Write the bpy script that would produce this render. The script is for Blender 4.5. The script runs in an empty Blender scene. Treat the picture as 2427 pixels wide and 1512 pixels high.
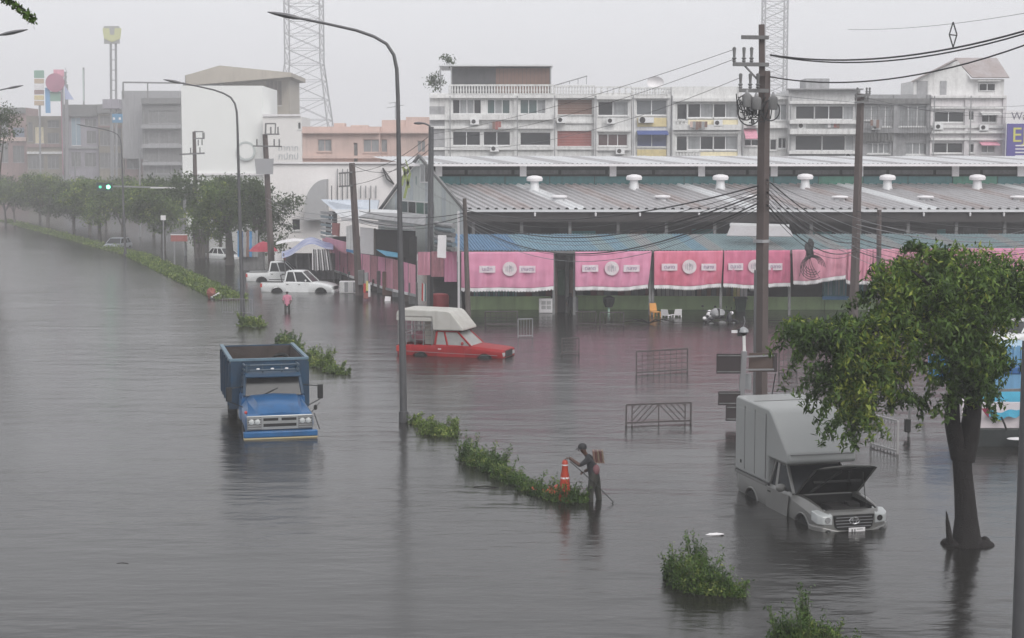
import bpy, bmesh, math, random
import numpy as np
from mathutils import Vector, Matrix, noise
R = math.radians
sin, cos, pi = math.sin, math.cos, math.pi
random.seed(7)
rng = np.random.default_rng(11)
sc = bpy.context.scene
col = sc.collection

# ------------------------------------------------------------------ camera, sky, sun, exposure
F = 3800.0; CX = 1213.5; CY = 756.0; CAMZ = 8.2
PITCH = math.atan((756 - 397) / F)
cam = bpy.data.cameras.new('camera'); camo = bpy.data.objects.new('camera', cam); col.objects.link(camo)
camo.location = (0, 0, CAMZ); camo.rotation_euler = (R(90) - PITCH, 0, 0)
cam.sensor_width = 36; cam.lens = F / 2427 * 36; cam.clip_start = 0.5; cam.clip_end = 5000
sc.camera = camo
SUN_EL, SUN_AZ = R(40), R(152)
w = bpy.data.worlds.new('World'); sc.world = w; w.use_nodes = True
nt = w.node_tree; nt.nodes.clear()
wo = nt.nodes.new('ShaderNodeOutputWorld'); bg = nt.nodes.new('ShaderNodeBackground')
sky = nt.nodes.new('ShaderNodeTexSky'); sky.sky_type = 'NISHITA'; sky.sun_disc = False
sky.sun_elevation = SUN_EL; sky.sun_rotation = SUN_AZ; sky.dust_density = 4
hs = nt.nodes.new('ShaderNodeHueSaturation'); hs.inputs['Saturation'].default_value = 0.1
mx = nt.nodes.new('ShaderNodeMix'); mx.data_type = 'RGBA'; mx.inputs[0].default_value = 0.86
mx.inputs['B'].default_value = (6.55, 6.62, 6.9, 1)      # the even cloud layer under which the sky disappears
nt.links.new(sky.outputs[0], hs.inputs['Color']); nt.links.new(hs.outputs[0], mx.inputs['A'])
nt.links.new(mx.outputs['Result'], bg.inputs[0]); bg.inputs[1].default_value = 0.115
nt.links.new(bg.outputs[0], wo.inputs[0])
sun = bpy.data.lights.new('sun', 'SUN'); sun.energy = 1.3; sun.angle = R(35); sun.color = (1, 0.97, 0.94)
suno = bpy.data.objects.new('sun', sun); col.objects.link(suno)
_d = Vector((sin(SUN_AZ) * cos(SUN_EL), cos(SUN_AZ) * cos(SUN_EL), sin(SUN_EL)))
suno.rotation_euler = _d.to_track_quat('Z', 'Y').to_euler(); suno.location = (0, -20, 60)
sc.view_settings.view_transform = 'Standard'; sc.view_settings.look = 'None'
sc.view_settings.exposure = 0.37; sc.view_settings.gamma = 1
sc.view_settings.use_curve_mapping = False
sc.render.engine = 'CYCLES'
try:
    sc.cycles.use_denoising = True; sc.cycles.volume_bounces = 3; sc.cycles.max_bounces = 6
    sc.cycles.transparent_max_bounces = 16
except Exception: pass

# ------------------------------------------------------------------ where things stand
cp, sp = cos(PITCH), sin(PITCH)
def P(px, py, Y):
    """point on the plane at distance Y that is seen in that direction"""
    t = (CY - py) / F
    dz = Y * (t * cp - sp) / (cp + t * sp)
    return Vector(((px - CX) / F * (Y * cp - dz * sp), Y, CAMZ + dz))
def G(px, py, z=0.0):
    t = (CY - py) / F; dz = z - CAMZ
    Y = dz * (cp + t * sp) / (t * cp - sp)
    return Vector(((px - CX) / F * (Y * cp - dz * sp), Y, z))
GROUND = -0.55

# ------------------------------------------------------------------ materials
MATS = {}
def mat(name, c, rough=0.6, metal=0.0, var=0.12, scale=3.0, bump=0.0, streak=0.0, dirt=None, spec=0.5, emit=None, coat=0.0):
    if name in MATS: return MATS[name]
    m = bpy.data.materials.new(name); m.use_nodes = True; t = m.node_tree; n = t.nodes; l = t.links
    b = n['Principled BSDF']; b.inputs['Roughness'].default_value = rough; b.inputs['Metallic'].default_value = metal
    b.inputs['Specular IOR Level'].default_value = spec
    if coat: b.inputs['Coat Weight'].default_value = coat; b.inputs['Coat Roughness'].default_value = 0.08
    tc = n.new('ShaderNodeTexCoord'); nz = n.new('ShaderNodeTexNoise'); nz.inputs['Scale'].default_value = scale
    nz.inputs['Detail'].default_value = 5; l.new(tc.outputs['Object'], nz.inputs['Vector'])
    d = dirt or tuple(x * 0.45 for x in c)
    mr = n.new('ShaderNodeMapRange'); mr.inputs['From Min'].default_value = 0.35; mr.inputs['From Max'].default_value = 0.75
    mr.inputs['To Max'].default_value = var; l.new(nz.outputs[0], mr.inputs['Value'])
    m1 = n.new('ShaderNodeMix'); m1.data_type = 'RGBA'; m1.inputs['A'].default_value = (*c, 1); m1.inputs['B'].default_value = (*d, 1)
    l.new(mr.outputs[0], m1.inputs[0]); out = m1.outputs['Result']
    if streak:
        mp = n.new('ShaderNodeMapping'); mp.inputs['Scale'].default_value = (2.2, 2.2, 0.16); l.new(tc.outputs['Object'], mp.inputs[0])
        n2 = n.new('ShaderNodeTexNoise'); n2.inputs['Scale'].default_value = 1.6; n2.inputs['Detail'].default_value = 7; n2.inputs['Roughness'].default_value = .65
        l.new(mp.outputs[0], n2.inputs['Vector'])
        r2 = n.new('ShaderNodeMapRange'); r2.inputs['From Min'].default_value = 0.48; r2.inputs['From Max'].default_value = 0.72; r2.inputs['To Max'].default_value = streak
        l.new(n2.outputs[0], r2.inputs['Value'])
        m2 = n.new('ShaderNodeMix'); m2.data_type = 'RGBA'; l.new(out, m2.inputs['A']); m2.inputs['B'].default_value = (*tuple(x * .8 for x in d), 1)
        l.new(r2.outputs[0], m2.inputs[0]); out = m2.outputs['Result']
    l.new(out, b.inputs['Base Color'])
    if bump:
        bp = n.new('ShaderNodeBump'); bp.inputs['Strength'].default_value = bump; bp.inputs['Distance'].default_value = 0.02
        n3 = n.new('ShaderNodeTexNoise'); n3.inputs['Scale'].default_value = scale * 6; l.new(tc.outputs['Object'], n3.inputs['Vector'])
        l.new(n3.outputs[0], bp.inputs['Height']); l.new(bp.outputs[0], b.inputs['Normal'])
    if emit: b.inputs['Emission Color'].default_value = (*emit[0], 1); b.inputs['Emission Strength'].default_value = emit[1]
    MATS[name] = m; return m

def leafmat(name, dark, light, tip=None, patch=0.6):
    m = bpy.data.materials.new(name); m.use_nodes = True; t = m.node_tree; n = t.nodes; l = t.links
    b = n['Principled BSDF']; b.inputs['Roughness'].default_value = 0.5; b.inputs['Specular IOR Level'].default_value = 0.35
    g = n.new('ShaderNodeNewGeometry'); cr = n.new('ShaderNodeValToRGB'); e = cr.color_ramp.elements
    e[0].color = (*dark, 1); e[1].color = (*light, 1)
    if tip: x = e.new(0.93); x.color = (*light, 1); e[-1].color = (*tip, 1)
    tc = n.new('ShaderNodeTexCoord'); nz = n.new('ShaderNodeTexNoise'); nz.inputs['Scale'].default_value = patch; nz.inputs['Detail'].default_value = 2
    l.new(tc.outputs['Object'], nz.inputs[0])
    ma = n.new('ShaderNodeMath'); ma.operation = 'MULTIPLY_ADD'; l.new(nz.outputs[0], ma.inputs[0]); ma.inputs[1].default_value = 2.2; ma.inputs[2].default_value = -1.05
    m2 = n.new('ShaderNodeMath'); m2.operation = 'MULTIPLY_ADD'; m2.use_clamp = True; l.new(g.outputs['Random Per Island'], m2.inputs[0]); m2.inputs[1].default_value = 0.75
    m2.inputs[1].default_value = 0.75; l.new(ma.outputs[0], m2.inputs[2]); ad = n.new('ShaderNodeMath'); ad.operation = 'ADD'; ad.use_clamp = True; ad.inputs[1].default_value = 0.1
    l.new(m2.outputs[0], ad.inputs[0]); l.new(ad.outputs[0], cr.inputs[0]); l.new(cr.outputs[0], b.inputs['Base Color'])
    tr = n.new('ShaderNodeBsdfTranslucent'); l.new(cr.outputs[0], tr.inputs[0]); ms = n.new('ShaderNodeMixShader'); ms.inputs[0].default_value = 0.3
    l.new(b.outputs[0], ms.inputs[1]); l.new(tr.outputs[0], ms.inputs[2]); l.new(ms.outputs[0], n['Material Output'].inputs[0])
    return m

W = (.78, .78, .77)
M_white = mat('white paint', (.74, .74, .73), .55, var=.4, streak=.55, dirt=(.42, .41, .4))
M_white2 = mat('white render bright', (.82, .83, .81), .6, var=.1, streak=.12, dirt=(.6, .6, .57), scale=.5)
M_cream = mat('cream paint', (.78, .7, .48), .6, var=.2, streak=.25)
M_grey = mat('grey concrete', (.36, .36, .37), .8, var=.45, streak=.5, bump=.3)
M_dkgrey = mat('dark stained concrete', (.2, .2, .2), .85, var=.6, streak=.6, bump=.3)
M_pinkw = mat('peach render', (.62, .47, .42), .7, var=.3, streak=.3, scale=.8)
M_beige = mat('beige cladding', (.43, .39, .33), .7, var=.3, streak=.3, scale=.8)
M_glass = mat('window glass', (.03, .032, .035), .22, var=.3, spec=.3)
M_glassb = mat('teal glass', (.07, .11, .11), .15, var=.3)
M_curt = mat('curtained glass', (.3, .31, .32), .3, var=.5, streak=.6)
M_frame = mat('white window frame', (.76, .76, .76), .4, var=.08)
M_dark = mat('dark interior', (.035, .033, .033), .9, var=.5)  # near-black stands in for interior shade; also colours small dark parts
M_black = mat('black rubber', (.012, .012, .012), .7)
M_red = mat('brick red panel', (.33, .11, .1), .6, var=.3, streak=.3)
M_brown = mat('brown panel', (.2, .12, .095), .6, var=.3)
M_alu = mat('galvanised roof sheet', (.46, .45, .46), .38, metal=.35, var=.35, scale=.7, streak=.25, dirt=(.3, .26, .25))
M_alu2 = mat('bright roof sheet', (.7, .71, .72), .4, metal=.1, var=.3, scale=.7, dirt=(.42, .4, .4))
M_aluh = mat('old roof sheet', (.4, .365, .365), .55, metal=.1, var=.6, scale=.9, streak=.45, dirt=(.27, .2, .18))
M_steel = mat('galvanised steel', (.3, .3, .31), .45, metal=.5, var=.3)
M_lamp = mat('lamp post steel', (.11, .11, .115), .5, metal=.3, var=.3, streak=.3)
M_conc = mat('pole concrete', (.105, .083, .078), .85, var=.4, streak=.5, bump=.3, dirt=(.08, .06, .055))
M_wood = mat('weathered wood', (.12, .1, .09), .85, var=.5, streak=.5, bump=.4)
M_wire = mat('cable sheath', (.03, .03, .032), .6)
M_wirel = mat('grey cable', (.2, .2, .21), .6)
M_pink = mat('pink canvas', (.72, .31, .46), .75, var=.4, scale=.8, streak=.35, dirt=(.6, .17, .27))
M_pink2 = mat('faded pink canvas', (.74, .34, .44), .75, var=.4, scale=.8, streak=.5, dirt=(.36, .14, .17))
M_cwhite = mat('white trim', (.78, .76, .77), .6, var=.15)
M_green = mat('green painted wall', (.4, .56, .27), .7, var=.45, scale=.7, streak=.4, dirt=(.2, .22, .13))
M_teal = mat('teal board', (.05, .2, .2), .6, var=.4, streak=.3)
M_blue = mat('blue sheet', (.05, .22, .45), .5, var=.3, streak=.2)
M_trunk = mat('bark', (.012, .0095, .009), .95, var=.5, scale=6, bump=1.0)
M_trunkf = mat('grey bark', (.1, .09, .08), .95, var=.5, scale=4, bump=.6)
L_near = leafmat('mango leaves', (.012, .032, .008), (.11, .19, .035), (.26, .31, .05), .75)
L_far = leafmat('street tree leaves', (.03, .06, .018), (.13, .2, .04), (.27, .32, .06), .5)
L_fard = leafmat('dark street tree leaves', (.02, .042, .018), (.075, .115, .035), None, .5)
L_weed = leafmat('weed leaves', (.04, .08, .015), (.19, .27, .05), (.36, .4, .12), 2.0)
L_weedd = leafmat('dark weed leaves', (.016, .045, .01), (.11, .19, .035), (.25, .3, .08), 2.0)

# ------------------------------------------------------------------ mesh building
class MB:
    def __init__(s): s.v = []; s.f = []; s.M = None
    def _add(s, vs, fs):
        o = len(s.v)
        s.v += [tuple(s.M @ Vector(v)) if s.M is not None else tuple(v) for v in vs]
        s.f += [tuple(i + o for i in f) for f in fs]; return s
    def box(s, x0, x1, y0, y1, z0, z1):
        if x0 > x1: x0, x1 = x1, x0
        return s._add([(x0,y0,z0),(x1,y0,z0),(x1,y1,z0),(x0,y1,z0),(x0,y0,z1),(x1,y0,z1),(x1,y1,z1),(x0,y1,z1)],
                      [(0,3,2,1),(4,5,6,7),(0,1,5,4),(1,2,6,5),(2,3,7,6),(3,0,4,7)])
    def cbox(s, c, d): return s.box(c[0]-d[0]/2, c[0]+d[0]/2, c[1]-d[1]/2, c[1]+d[1]/2, c[2]-d[2]/2, c[2]+d[2]/2)
    def bar(s, a, b, wd, h=None):
        h = h or wd; a = Vector(a); b = Vector(b); d = (b - a)
        if d.length < 1e-6: return s
        d.normalize(); up = Vector((0,0,1)) if abs(d.z) < .95 else Vector((0,1,0))
        e = d.cross(up).normalized() * wd/2; g = e.cross(d).normalized() * h/2
        vs = [a-e-g, a+e-g, a+e+g, a-e+g, b-e-g, b+e-g, b+e+g, b-e+g]
        return s._add(vs, [(0,1,2,3),(7,6,5,4),(0,4,5,1),(1,5,6,2),(2,6,7,3),(3,7,4,0)])
    def tube(s, pts, r, n=8, caps=True):
        pts = [Vector(p) for p in pts]; k = len(pts); rr = r if hasattr(r, '__len__') else [r]*k
        vs = []; fs = []; pe = None
        for i, p in enumerate(pts):
            d = (pts[min(i+1,k-1)] - pts[max(i-1,0)]).normalized()
            if pe is None: up = Vector((0,0,1)) if abs(d.z) < .9 else Vector((1,0,0)); e = d.cross(up).normalized()
            else: e = (pe - d * pe.dot(d)).normalized()
            pe = e; g = d.cross(e)
            for j in range(n):
                a = 2*pi*j/n; vs.append(p + (e*cos(a) + g*sin(a)) * rr[i])
        for i in range(k-1):
            for j in range(n): j2 = (j+1) % n; fs.append((i*n+j, i*n+j2, (i+1)*n+j2, (i+1)*n+j))
        if caps: fs.append(tuple(reversed(range(n)))); fs.append(tuple((k-1)*n+j for j in range(n)))
        return s._add(vs, fs)
    def lathe(s, prof, c=(0,0,0), axis='z', n=16):
        vs = []; fs = []; k = len(prof)
        for (r, h) in prof:
            for j in range(n):
                a = 2*pi*j/n; u, v = r*cos(a), r*sin(a)
                p = (u, v, h) if axis == 'z' else ((u, h, v) if axis == 'y' else (h, u, v))
                vs.append((p[0]+c[0], p[1]+c[1], p[2]+c[2]))
        for i in range(k-1):
            for j in range(n): j2 = (j+1) % n; fs.append((i*n+j, i*n+j2, (i+1)*n+j2, (i+1)*n+j))
        fs.append(tuple(reversed(range(n)))); fs.append(tuple((k-1)*n+j for j in range(n)))
        return s._add(vs, fs)
    def prism(s, poly, y0, y1, plane='xz'):
        n = len(poly); vs = []
        for y in (y0, y1):
            for (a, b) in poly: vs.append((a, y, b) if plane == 'xz' else ((y, a, b) if plane == 'yz' else (a, b, y)))
        fs = [tuple(range(n)), tuple(reversed(range(n, 2*n)))] + [(i, i+n, (i+1)%n+n, (i+1)%n) for i in range(n)]
        return s._add(vs, fs)
    def loft(s, rings, caps=True):
        n = len(rings[0]); vs = [p for r in rings for p in r]; fs = []
        for i in range(len(rings)-1):
            for j in range(n): j2 = (j+1) % n; fs.append((i*n+j, i*n+j2, (i+1)*n+j2, (i+1)*n+j))
        if caps: fs.append(tuple(reversed(range(n)))); fs.append(tuple((len(rings)-1)*n+j for j in range(n)))
        return s._add(vs, fs)
    def panel(s, a, b, c, d, th=.03):
        a, b, c, d = map(Vector, (a, b, c, d)); nn = (b-a).cross(d-a).normalized() * th
        return s._add([a,b,c,d,a-nn,b-nn,c-nn,d-nn], [(0,1,2,3),(7,6,5,4),(0,4,5,1),(1,5,6,2),(2,6,7,3),(3,7,4,0)])
    def quad(s, a, b, c, d): return s._add([a,b,c,d], [(0,1,2,3)])
    def blob(s, c, r, n=10, m=6, jit=.12):
        vs = []; fs = []; r = r if hasattr(r, '__len__') else (r, r, r)
        for i in range(m+1):
            th = pi*i/m
            for j in range(n):
                a = 2*pi*j/n; k = 1 + random.uniform(-jit, jit)
                vs.append((c[0]+r[0]*k*sin(th)*cos(a), c[1]+r[1]*k*sin(th)*sin(a), c[2]+r[2]*k*cos(th)))
        for i in range(m):
            for j in range(n): j2=(j+1)%n; fs.append((i*n+j, (i+1)*n+j, (i+1)*n+j2, i*n+j2))
        return s._add(vs, fs)
    def grid(s, fn, nu, nv):
        vs = [fn(i/nu, j/nv) for j in range(nv+1) for i in range(nu+1)]
        return s._add(vs, [(j*(nu+1)+i, j*(nu+1)+i+1, (j+1)*(nu+1)+i+1, (j+1)*(nu+1)+i) for j in range(nv) for i in range(nu)])

ORG = {}
def mesh_of(name, mb, m, off=(0,0,0), smooth=False):
    me = bpy.data.meshes.new(name); o = Vector(off)
    me.from_pydata([tuple(Vector(v) - o) for v in mb.v], [], mb.f)
    if m: me.materials.append(m)
    bm = bmesh.new(); bm.from_mesh(me); bmesh.ops.recalc_face_normals(bm, faces=bm.faces)
    if smooth:
        for f in bm.faces: f.smooth = True
    bm.to_mesh(me); bm.free(); me.update()
    if smooth:
        try: me.set_sharp_from_angle(angle=R(40))
        except Exception: pass
    return me
def obj(name, mb, m, parent=None, bevel=0, smooth=False, kind=None, label=None, world=True):
    """links mb as ONE mesh object; world: coordinates are world ones, and the parent's place is taken off them"""
    off = ORG.get(parent.name, Vector()) if (parent and world) else Vector()
    o = bpy.data.objects.new(name, mesh_of(name, mb, m, off, smooth)); col.objects.link(o)
    if parent: o.parent = parent; ORG[o.name] = off.copy()
    if bevel:
        bv = o.modifiers.new('bevel', 'BEVEL'); bv.width = bevel; bv.segments = 3; bv.limit_method = 'ANGLE'; bv.angle_limit = R(35)
        for p in o.data.polygons: p.use_smooth = True
        try: o.data.set_sharp_from_angle(angle=R(50))
        except Exception: pass
    if kind: o['kind'] = kind
    if label: o['label'] = label
    return o
def inst(name, me, parent, loc, rot=(0,0,0), scale=(1,1,1)):
    o = bpy.data.objects.new(name, me); col.objects.link(o)
    off = ORG.get(parent.name, Vector()) if parent else Vector()
    o.location = Vector(loc) - off; o.rotation_euler = rot; o.scale = scale
    if parent: o.parent = parent
    ORG[o.name] = Vector(loc)
    return o
def thing(name, label, cat, loc=(0,0,0), rz=0, group=None):
    o = bpy.data.objects.new(name, None); col.objects.link(o); o.location = loc; o.rotation_euler = (0,0,rz)
    o.empty_display_size = .3; o['label'] = label; o['category'] = cat
    if group: o['group'] = group
    ORG[o.name] = Vector(loc); return o
def tag(o, label, cat, group=None):
    o['label'] = label; o['category'] = cat
    if group: o['group'] = group
    return o
def lobj(name, mb, m, root, **k):           # a part given in the thing's own coordinates
    k['world'] = False; o = obj(name, mb, m, root, **k); ORG[o.name] = Vector(); return o
def copy_tree(o, parent=None):
    c = o.copy(); col.objects.link(c); c.parent = parent
    for ch in list(o.children): copy_tree(ch, c)
    return c
def cut(o, cutters):
    for mb in cutters:
        me = mesh_of('cutter', mb, None); c = bpy.data.objects.new('cutter', me); col.objects.link(c); c.parent = o.parent
        md = o.modifiers.new('cut', 'BOOLEAN'); md.operation = 'DIFFERENCE'; md.object = c; md.solver = 'EXACT'
        dg = bpy.context.evaluated_depsgraph_get(); new = bpy.data.meshes.new_from_object(o.evaluated_get(dg))
        o.modifiers.clear(); o.data = new; bpy.data.objects.remove(c)
def text_mesh(s, size, m, ext=.01, flip=True):
    cu = bpy.data.curves.new('lettering', 'FONT'); cu.body = s; cu.size = size; cu.extrude = ext; cu.align_x = 'CENTER'; cu.align_y = 'CENTER'; cu.resolution_u = 3
    t = bpy.data.objects.new('lettering', cu); col.objects.link(t)
    dg = bpy.context.evaluated_depsgraph_get(); me = bpy.data.meshes.new_from_object(t.evaluated_get(dg))
    bpy.data.objects.remove(t); me.transform(Matrix.Rotation(R(90), 4, 'X')); me.materials.clear(); me.materials.append(m); return me
def lettering(s, size, m, parent, loc, rz=0, sx=1, label=None):
    o = inst('lettering', text_mesh(s, size, m), parent, loc, (0,0,rz), (sx,1,1))
    if label: o['label'] = label
    return o

def leaves(name, m, pts, size, parent, up=0.3, aspect=.4, droop=0.0, kind=None, org=(0,0,0)):
    """a mesh of many small leaves at pts (n,3)"""
    n = len(pts); sz = size * rng.uniform(.6, 1.35, (n,1))
    d = rng.normal(size=(n,3)); d[:,2] -= droop; d[:,2] += up*0; d /= np.linalg.norm(d, axis=1)[:,None]
    nn = rng.normal(size=(n,3)); nn[:,2] = np.abs(nn[:,2]) + up*2
    e = np.cross(d, nn); e /= (np.linalg.norm(e, axis=1)[:,None] + 1e-9)
    g = np.cross(e, d)
    c = pts - np.array(org)
    v = np.stack([c - d*sz*.5, c + e*sz*aspect*.5 + g*sz*.06, c + d*sz*.5, c - e*sz*aspect*.5 + g*sz*.06], 1).reshape(-1,3)
    me = bpy.data.meshes.new(name); me.vertices.add(4*n); me.vertices.foreach_set('co', v.astype('f').ravel())
    me.loops.add(4*n); me.loops.foreach_set('vertex_index', np.arange(4*n, dtype='i')); me.polygons.add(n)
    me.polygons.foreach_set('loop_start', np.arange(0, 4*n, 4, dtype='i')); me.polygons.foreach_set('loop_total', np.full(n, 4, dtype='i'))
    me.materials.append(m); me.update(calc_edges=True); me.validate()
    o = bpy.data.objects.new(name, me); col.objects.link(o)
    if parent: o.parent = parent
    if kind: o['kind'] = kind
    return o
def shell_pts(n, c, r, inner=.55, bottom=-1.0):
    """points in the outer part of an ellipsoid"""
    p = rng.normal(size=(int(n*1.6)+8, 3)); p /= np.linalg.norm(p, axis=1)[:,None]
    p *= (inner + (1-inner) * rng.random((len(p),1))**.7); p = p[p[:,2] > bottom][:n]
    return p * np.array(r) + np.array(c)
def crown_pts(lobes, per, clump=.28, leaf=26):
    """lobes (c, r): twig ends in each lobe, leaves scattered round each twig end -> clumps with gaps between"""
    out = []
    for (c, r) in lobes:
        k = max(3, int(per * r[0]*r[2] / leaf))
        tw = shell_pts(k, c, r, .5)
        q = np.repeat(tw, leaf, 0) + rng.normal(size=(len(tw)*leaf, 3)) * clump * np.array((1, 1, .7))
        out.append(q)
    return np.concatenate(out)
# ------------------------------------------------------------------ water, ground, median, haze
def struct(name, mb, m, label=None):
    o = obj(name, mb, m); o['kind'] = 'structure'
    if label: o['label'] = label
    return o
mw = bpy.data.materials.new('flood water'); mw.use_nodes = True; t = mw.node_tree; n = t.nodes; l = t.links
b = n['Principled BSDF']; b.inputs['Roughness'].default_value = .19; b.inputs['IOR'].default_value = 1.37
tc = n.new('ShaderNodeTexCoord')
nz = n.new('ShaderNodeTexNoise'); nz.inputs['Scale'].default_value = .05; nz.inputs['Detail'].default_value = 4; l.new(tc.outputs['Object'], nz.inputs[0])
cr = n.new('ShaderNodeValToRGB'); cr.color_ramp.elements[0].color = (.010, .0095, .0085, 1); cr.color_ramp.elements[1].color = (.022, .0205, .018, 1)
l.new(nz.outputs[0], cr.inputs[0]); l.new(cr.outputs[0], b.inputs['Base Color'])
def wave(scale, sx, sy, det, rot=0):
    mp = n.new('ShaderNodeMapping'); mp.inputs['Scale'].default_value = (sx, sy, 1); mp.inputs['Rotation'].default_value = (0,0,rot)
    l.new(tc.outputs['Object'], mp.inputs[0]); q = n.new('ShaderNodeTexNoise'); q.inputs['Scale'].default_value = scale; q.inputs['Detail'].default_value = det
    l.new(mp.outputs[0], q.inputs[0]); return q.outputs[0]
w1 = wave(.9, .45, 1.2, 3, .15); w2 = wave(3.4, .6, 1.3, 4, -.1); w3 = wave(.07, .7, 1.4, 3)
gust = n.new('ShaderNodeMapRange'); gust.inputs['From Min'].default_value = .35; gust.inputs['From Max'].default_value = .65; gust.inputs['To Min'].default_value = .18; l.new(w3, gust.inputs['Value'])
s1 = n.new('ShaderNodeMath'); s1.operation = 'MULTIPLY_ADD'; l.new(w2, s1.inputs[0]); s1.inputs[1].default_value = .22; l.new(w1, s1.inputs[2])
s2 = n.new('ShaderNodeMath'); s2.operation = 'MULTIPLY'; l.new(s1.outputs[0], s2.inputs[0]); l.new(gust.outputs[0], s2.inputs[1])
bp = n.new('ShaderNodeBump'); bp.inputs['Strength'].default_value = 1.0; bp.inputs['Distance'].default_value = .075
l.new(s2.outputs[0], bp.inputs['Height']); l.new(bp.outputs[0], b.inputs['Normal'])
struct('flood_water', MB().quad((-600,-60,0),(600,-60,0),(600,1000,0),(-600,1000,0)), mw, 'brown grey flood water covering the street with fine ripples')
struct('ground', MB().box(-600,600,-60,1000,GROUND-.4,GROUND), mat('asphalt', (.05,.05,.05), .9, bump=.3))

def hazebox(dens):
    o = obj('haze', MB().box(-640,640,-80,1040,GROUND-1.6,64), None); o['kind'] = 'stuff'
    m = bpy.data.materials.new('rain haze'); m.use_nodes = True; n = m.node_tree.nodes; n.remove(n['Principled BSDF'])
    v = n.new('ShaderNodeVolumePrincipled'); v.inputs['Color'].default_value = (.97, .965, .98, 1); v.inputs['Density'].default_value = dens; v.inputs['Anisotropy'].default_value = 0
    m.node_tree.links.new(v.outputs[0], n['Material Output'].inputs['Volume']); o.data.materials.append(m); o['label'] = 'thin rain haze over the flooded street'
hazebox(.0013)

# raised median, seen as a grassy strip far off and as clumps where the water is over it
ML = [G(0, 524), G(300, 606), G(520, 712)]
mk = MB()
for a, c in zip(ML, ML[1:]):
    d = (c - a).normalized(); s = Vector((d.y, -d.x, 0)) * -1.0
    mk._add([a+Vector((0,0,GROUND)), c+Vector((0,0,GROUND)), c+s*1.6+Vector((0,0,GROUND)), a+s*1.6+Vector((0,0,GROUND)), a+Vector((0,0,.05)), c+Vector((0,0,.05)), c+s*1.6+Vector((0,0,.05)), a+s*1.6+Vector((0,0,.05))],
            [(0,3,2,1),(4,5,6,7),(0,1,5,4),(1,2,6,5),(2,3,7,6),(3,0,4,7)])
struct('median_kerb', mk, M_conc)
pts = []
for a, c, k in ((ML[0], ML[1], 9000), (ML[1], ML[2], 15000)):
    d = (c - a).normalized(); s = Vector((-d.y, d.x, 0)); s = s if s.x > 0 else -s
    u = rng.random((k,1)); v = rng.random((k,1)) * 2.0 - .2
    bump_ = .5 + .4 * np.sin(u*37) * np.cos(u*91)
    p = np.array(a)*(1-u) + np.array(c)*u + np.array(s)*v; p[:,2:3] = rng.random((k,1))**1.6 * .75 * bump_ * (1 - .5*np.abs(v-.8)/1.2) + .02
    pts.append(p)
g_ = leaves('median_grass', L_weed, np.concatenate(pts), .26, None, aspect=.3, droop=-.8, kind='stuff'); g_['label'] = 'strip of green grass on the drowned median at left'

# ------------------------------------------------------------------ facades
def wall_holes(mb, x0, x1, z0, z1, y, holes, rec=.25, back=None):
    xs = sorted({x0, x1, *[h[0] for h in holes], *[h[1] for h in holes]}); zs = sorted({z0, z1, *[h[2] for h in holes], *[h[3] for h in holes]})
    for i in range(len(xs)-1):
        for j in range(len(zs)-1):
            mxx, mz = (xs[i]+xs[i+1])/2, (zs[j]+zs[j+1])/2
            if any(h[0] < mxx < h[1] and h[2] < mz < h[3] for h in holes): continue
            mb.quad((xs[i],y,zs[j]),(xs[i+1],y,zs[j]),(xs[i+1],y,zs[j+1]),(xs[i],y,zs[j+1]))
    for (a,c,d,e) in [h[:4] for h in holes]:
        mb.quad((a,y,d),(a,y+rec,d),(a,y+rec,e),(a,y,e)); mb.quad((c,y,d),(c,y,e),(c,y+rec,e),(c,y+rec,d))
        mb.quad((a,y,d),(c,y,d),(c,y+rec,d),(a,y+rec,d)); mb.quad((a,y,e),(a,y+rec,e),(c,y+rec,e),(c,y,e))
def window(root, x0, x1, z0, z1, y, n=2, glass=None, fm=None, rec=.25, slats=0, cur=None):
    glass = glass or M_glass; fm = fm or M_frame; f = MB(); yy = y + rec - .1; t = .07
    f.box(x0,x1,yy,yy+.08,z0,z0+t); f.box(x0,x1,yy,yy+.08,z1-t,z1)
    for i in range(n+1):
        xc = x0 + (x1-x0)*i/n; f.box(max(x0,xc-t/2), min(x1,xc+t/2), yy+.002, yy+.078, z0+t, z1-t)
    fo = obj('window', f, fm, root)
    for i in range(n):
        a = x0+(x1-x0)*i/n + t/2; c = x0+(x1-x0)*(i+1)/n - t/2
        g = glass if not (cur and i in cur) else M_curt
        dy = random.choice((0, .03))
        obj('pane', MB().box(a, c, yy+.02+dy, yy+.05+dy, z0+t, z1-t), g, fo)
    obj('window_back', MB().box(x0-.02, x1+.02, y+rec+.02, y+rec+.06, z0-.02, z1+.02), M_dark, fo)
    return fo
def shutter(root, x0, x1, z0, z1, y, m, rec=.25):
    f = MB(); k = max(4, int((z1-z0)/.22)); h = (z1-z0)/k
    for i in range(k): f.box(x0, x1, y+rec-.06+(i%2)*.015, y+rec-.02, z0+i*h, z0+(i+1)*h-.012)
    return obj('roller_shutter', f, m, root)
BAL = MB().lathe([(.06,0),(.07,.05),(.045,.12),(.075,.32),(.05,.55),(.045,.68),(.07,.74),(.07,.8)], n=6)
BALM = mesh_of('baluster', BAL, M_white)
def balustrade(root, x0, x1, z, y, h=.8, step=.26, m=None):
    m = m or M_white
    obj('balcony_rail', MB().box(x0, x1, y-.09, y+.09, z+h, z+h+.14), m, root); 
    k = max(1, int((x1-x0)/step))
    for i in range(k+1): inst('baluster', BALM, root, (x0+(x1-x0)*i/k, y, z), scale=(1.3,1.3,h/.8))
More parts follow.
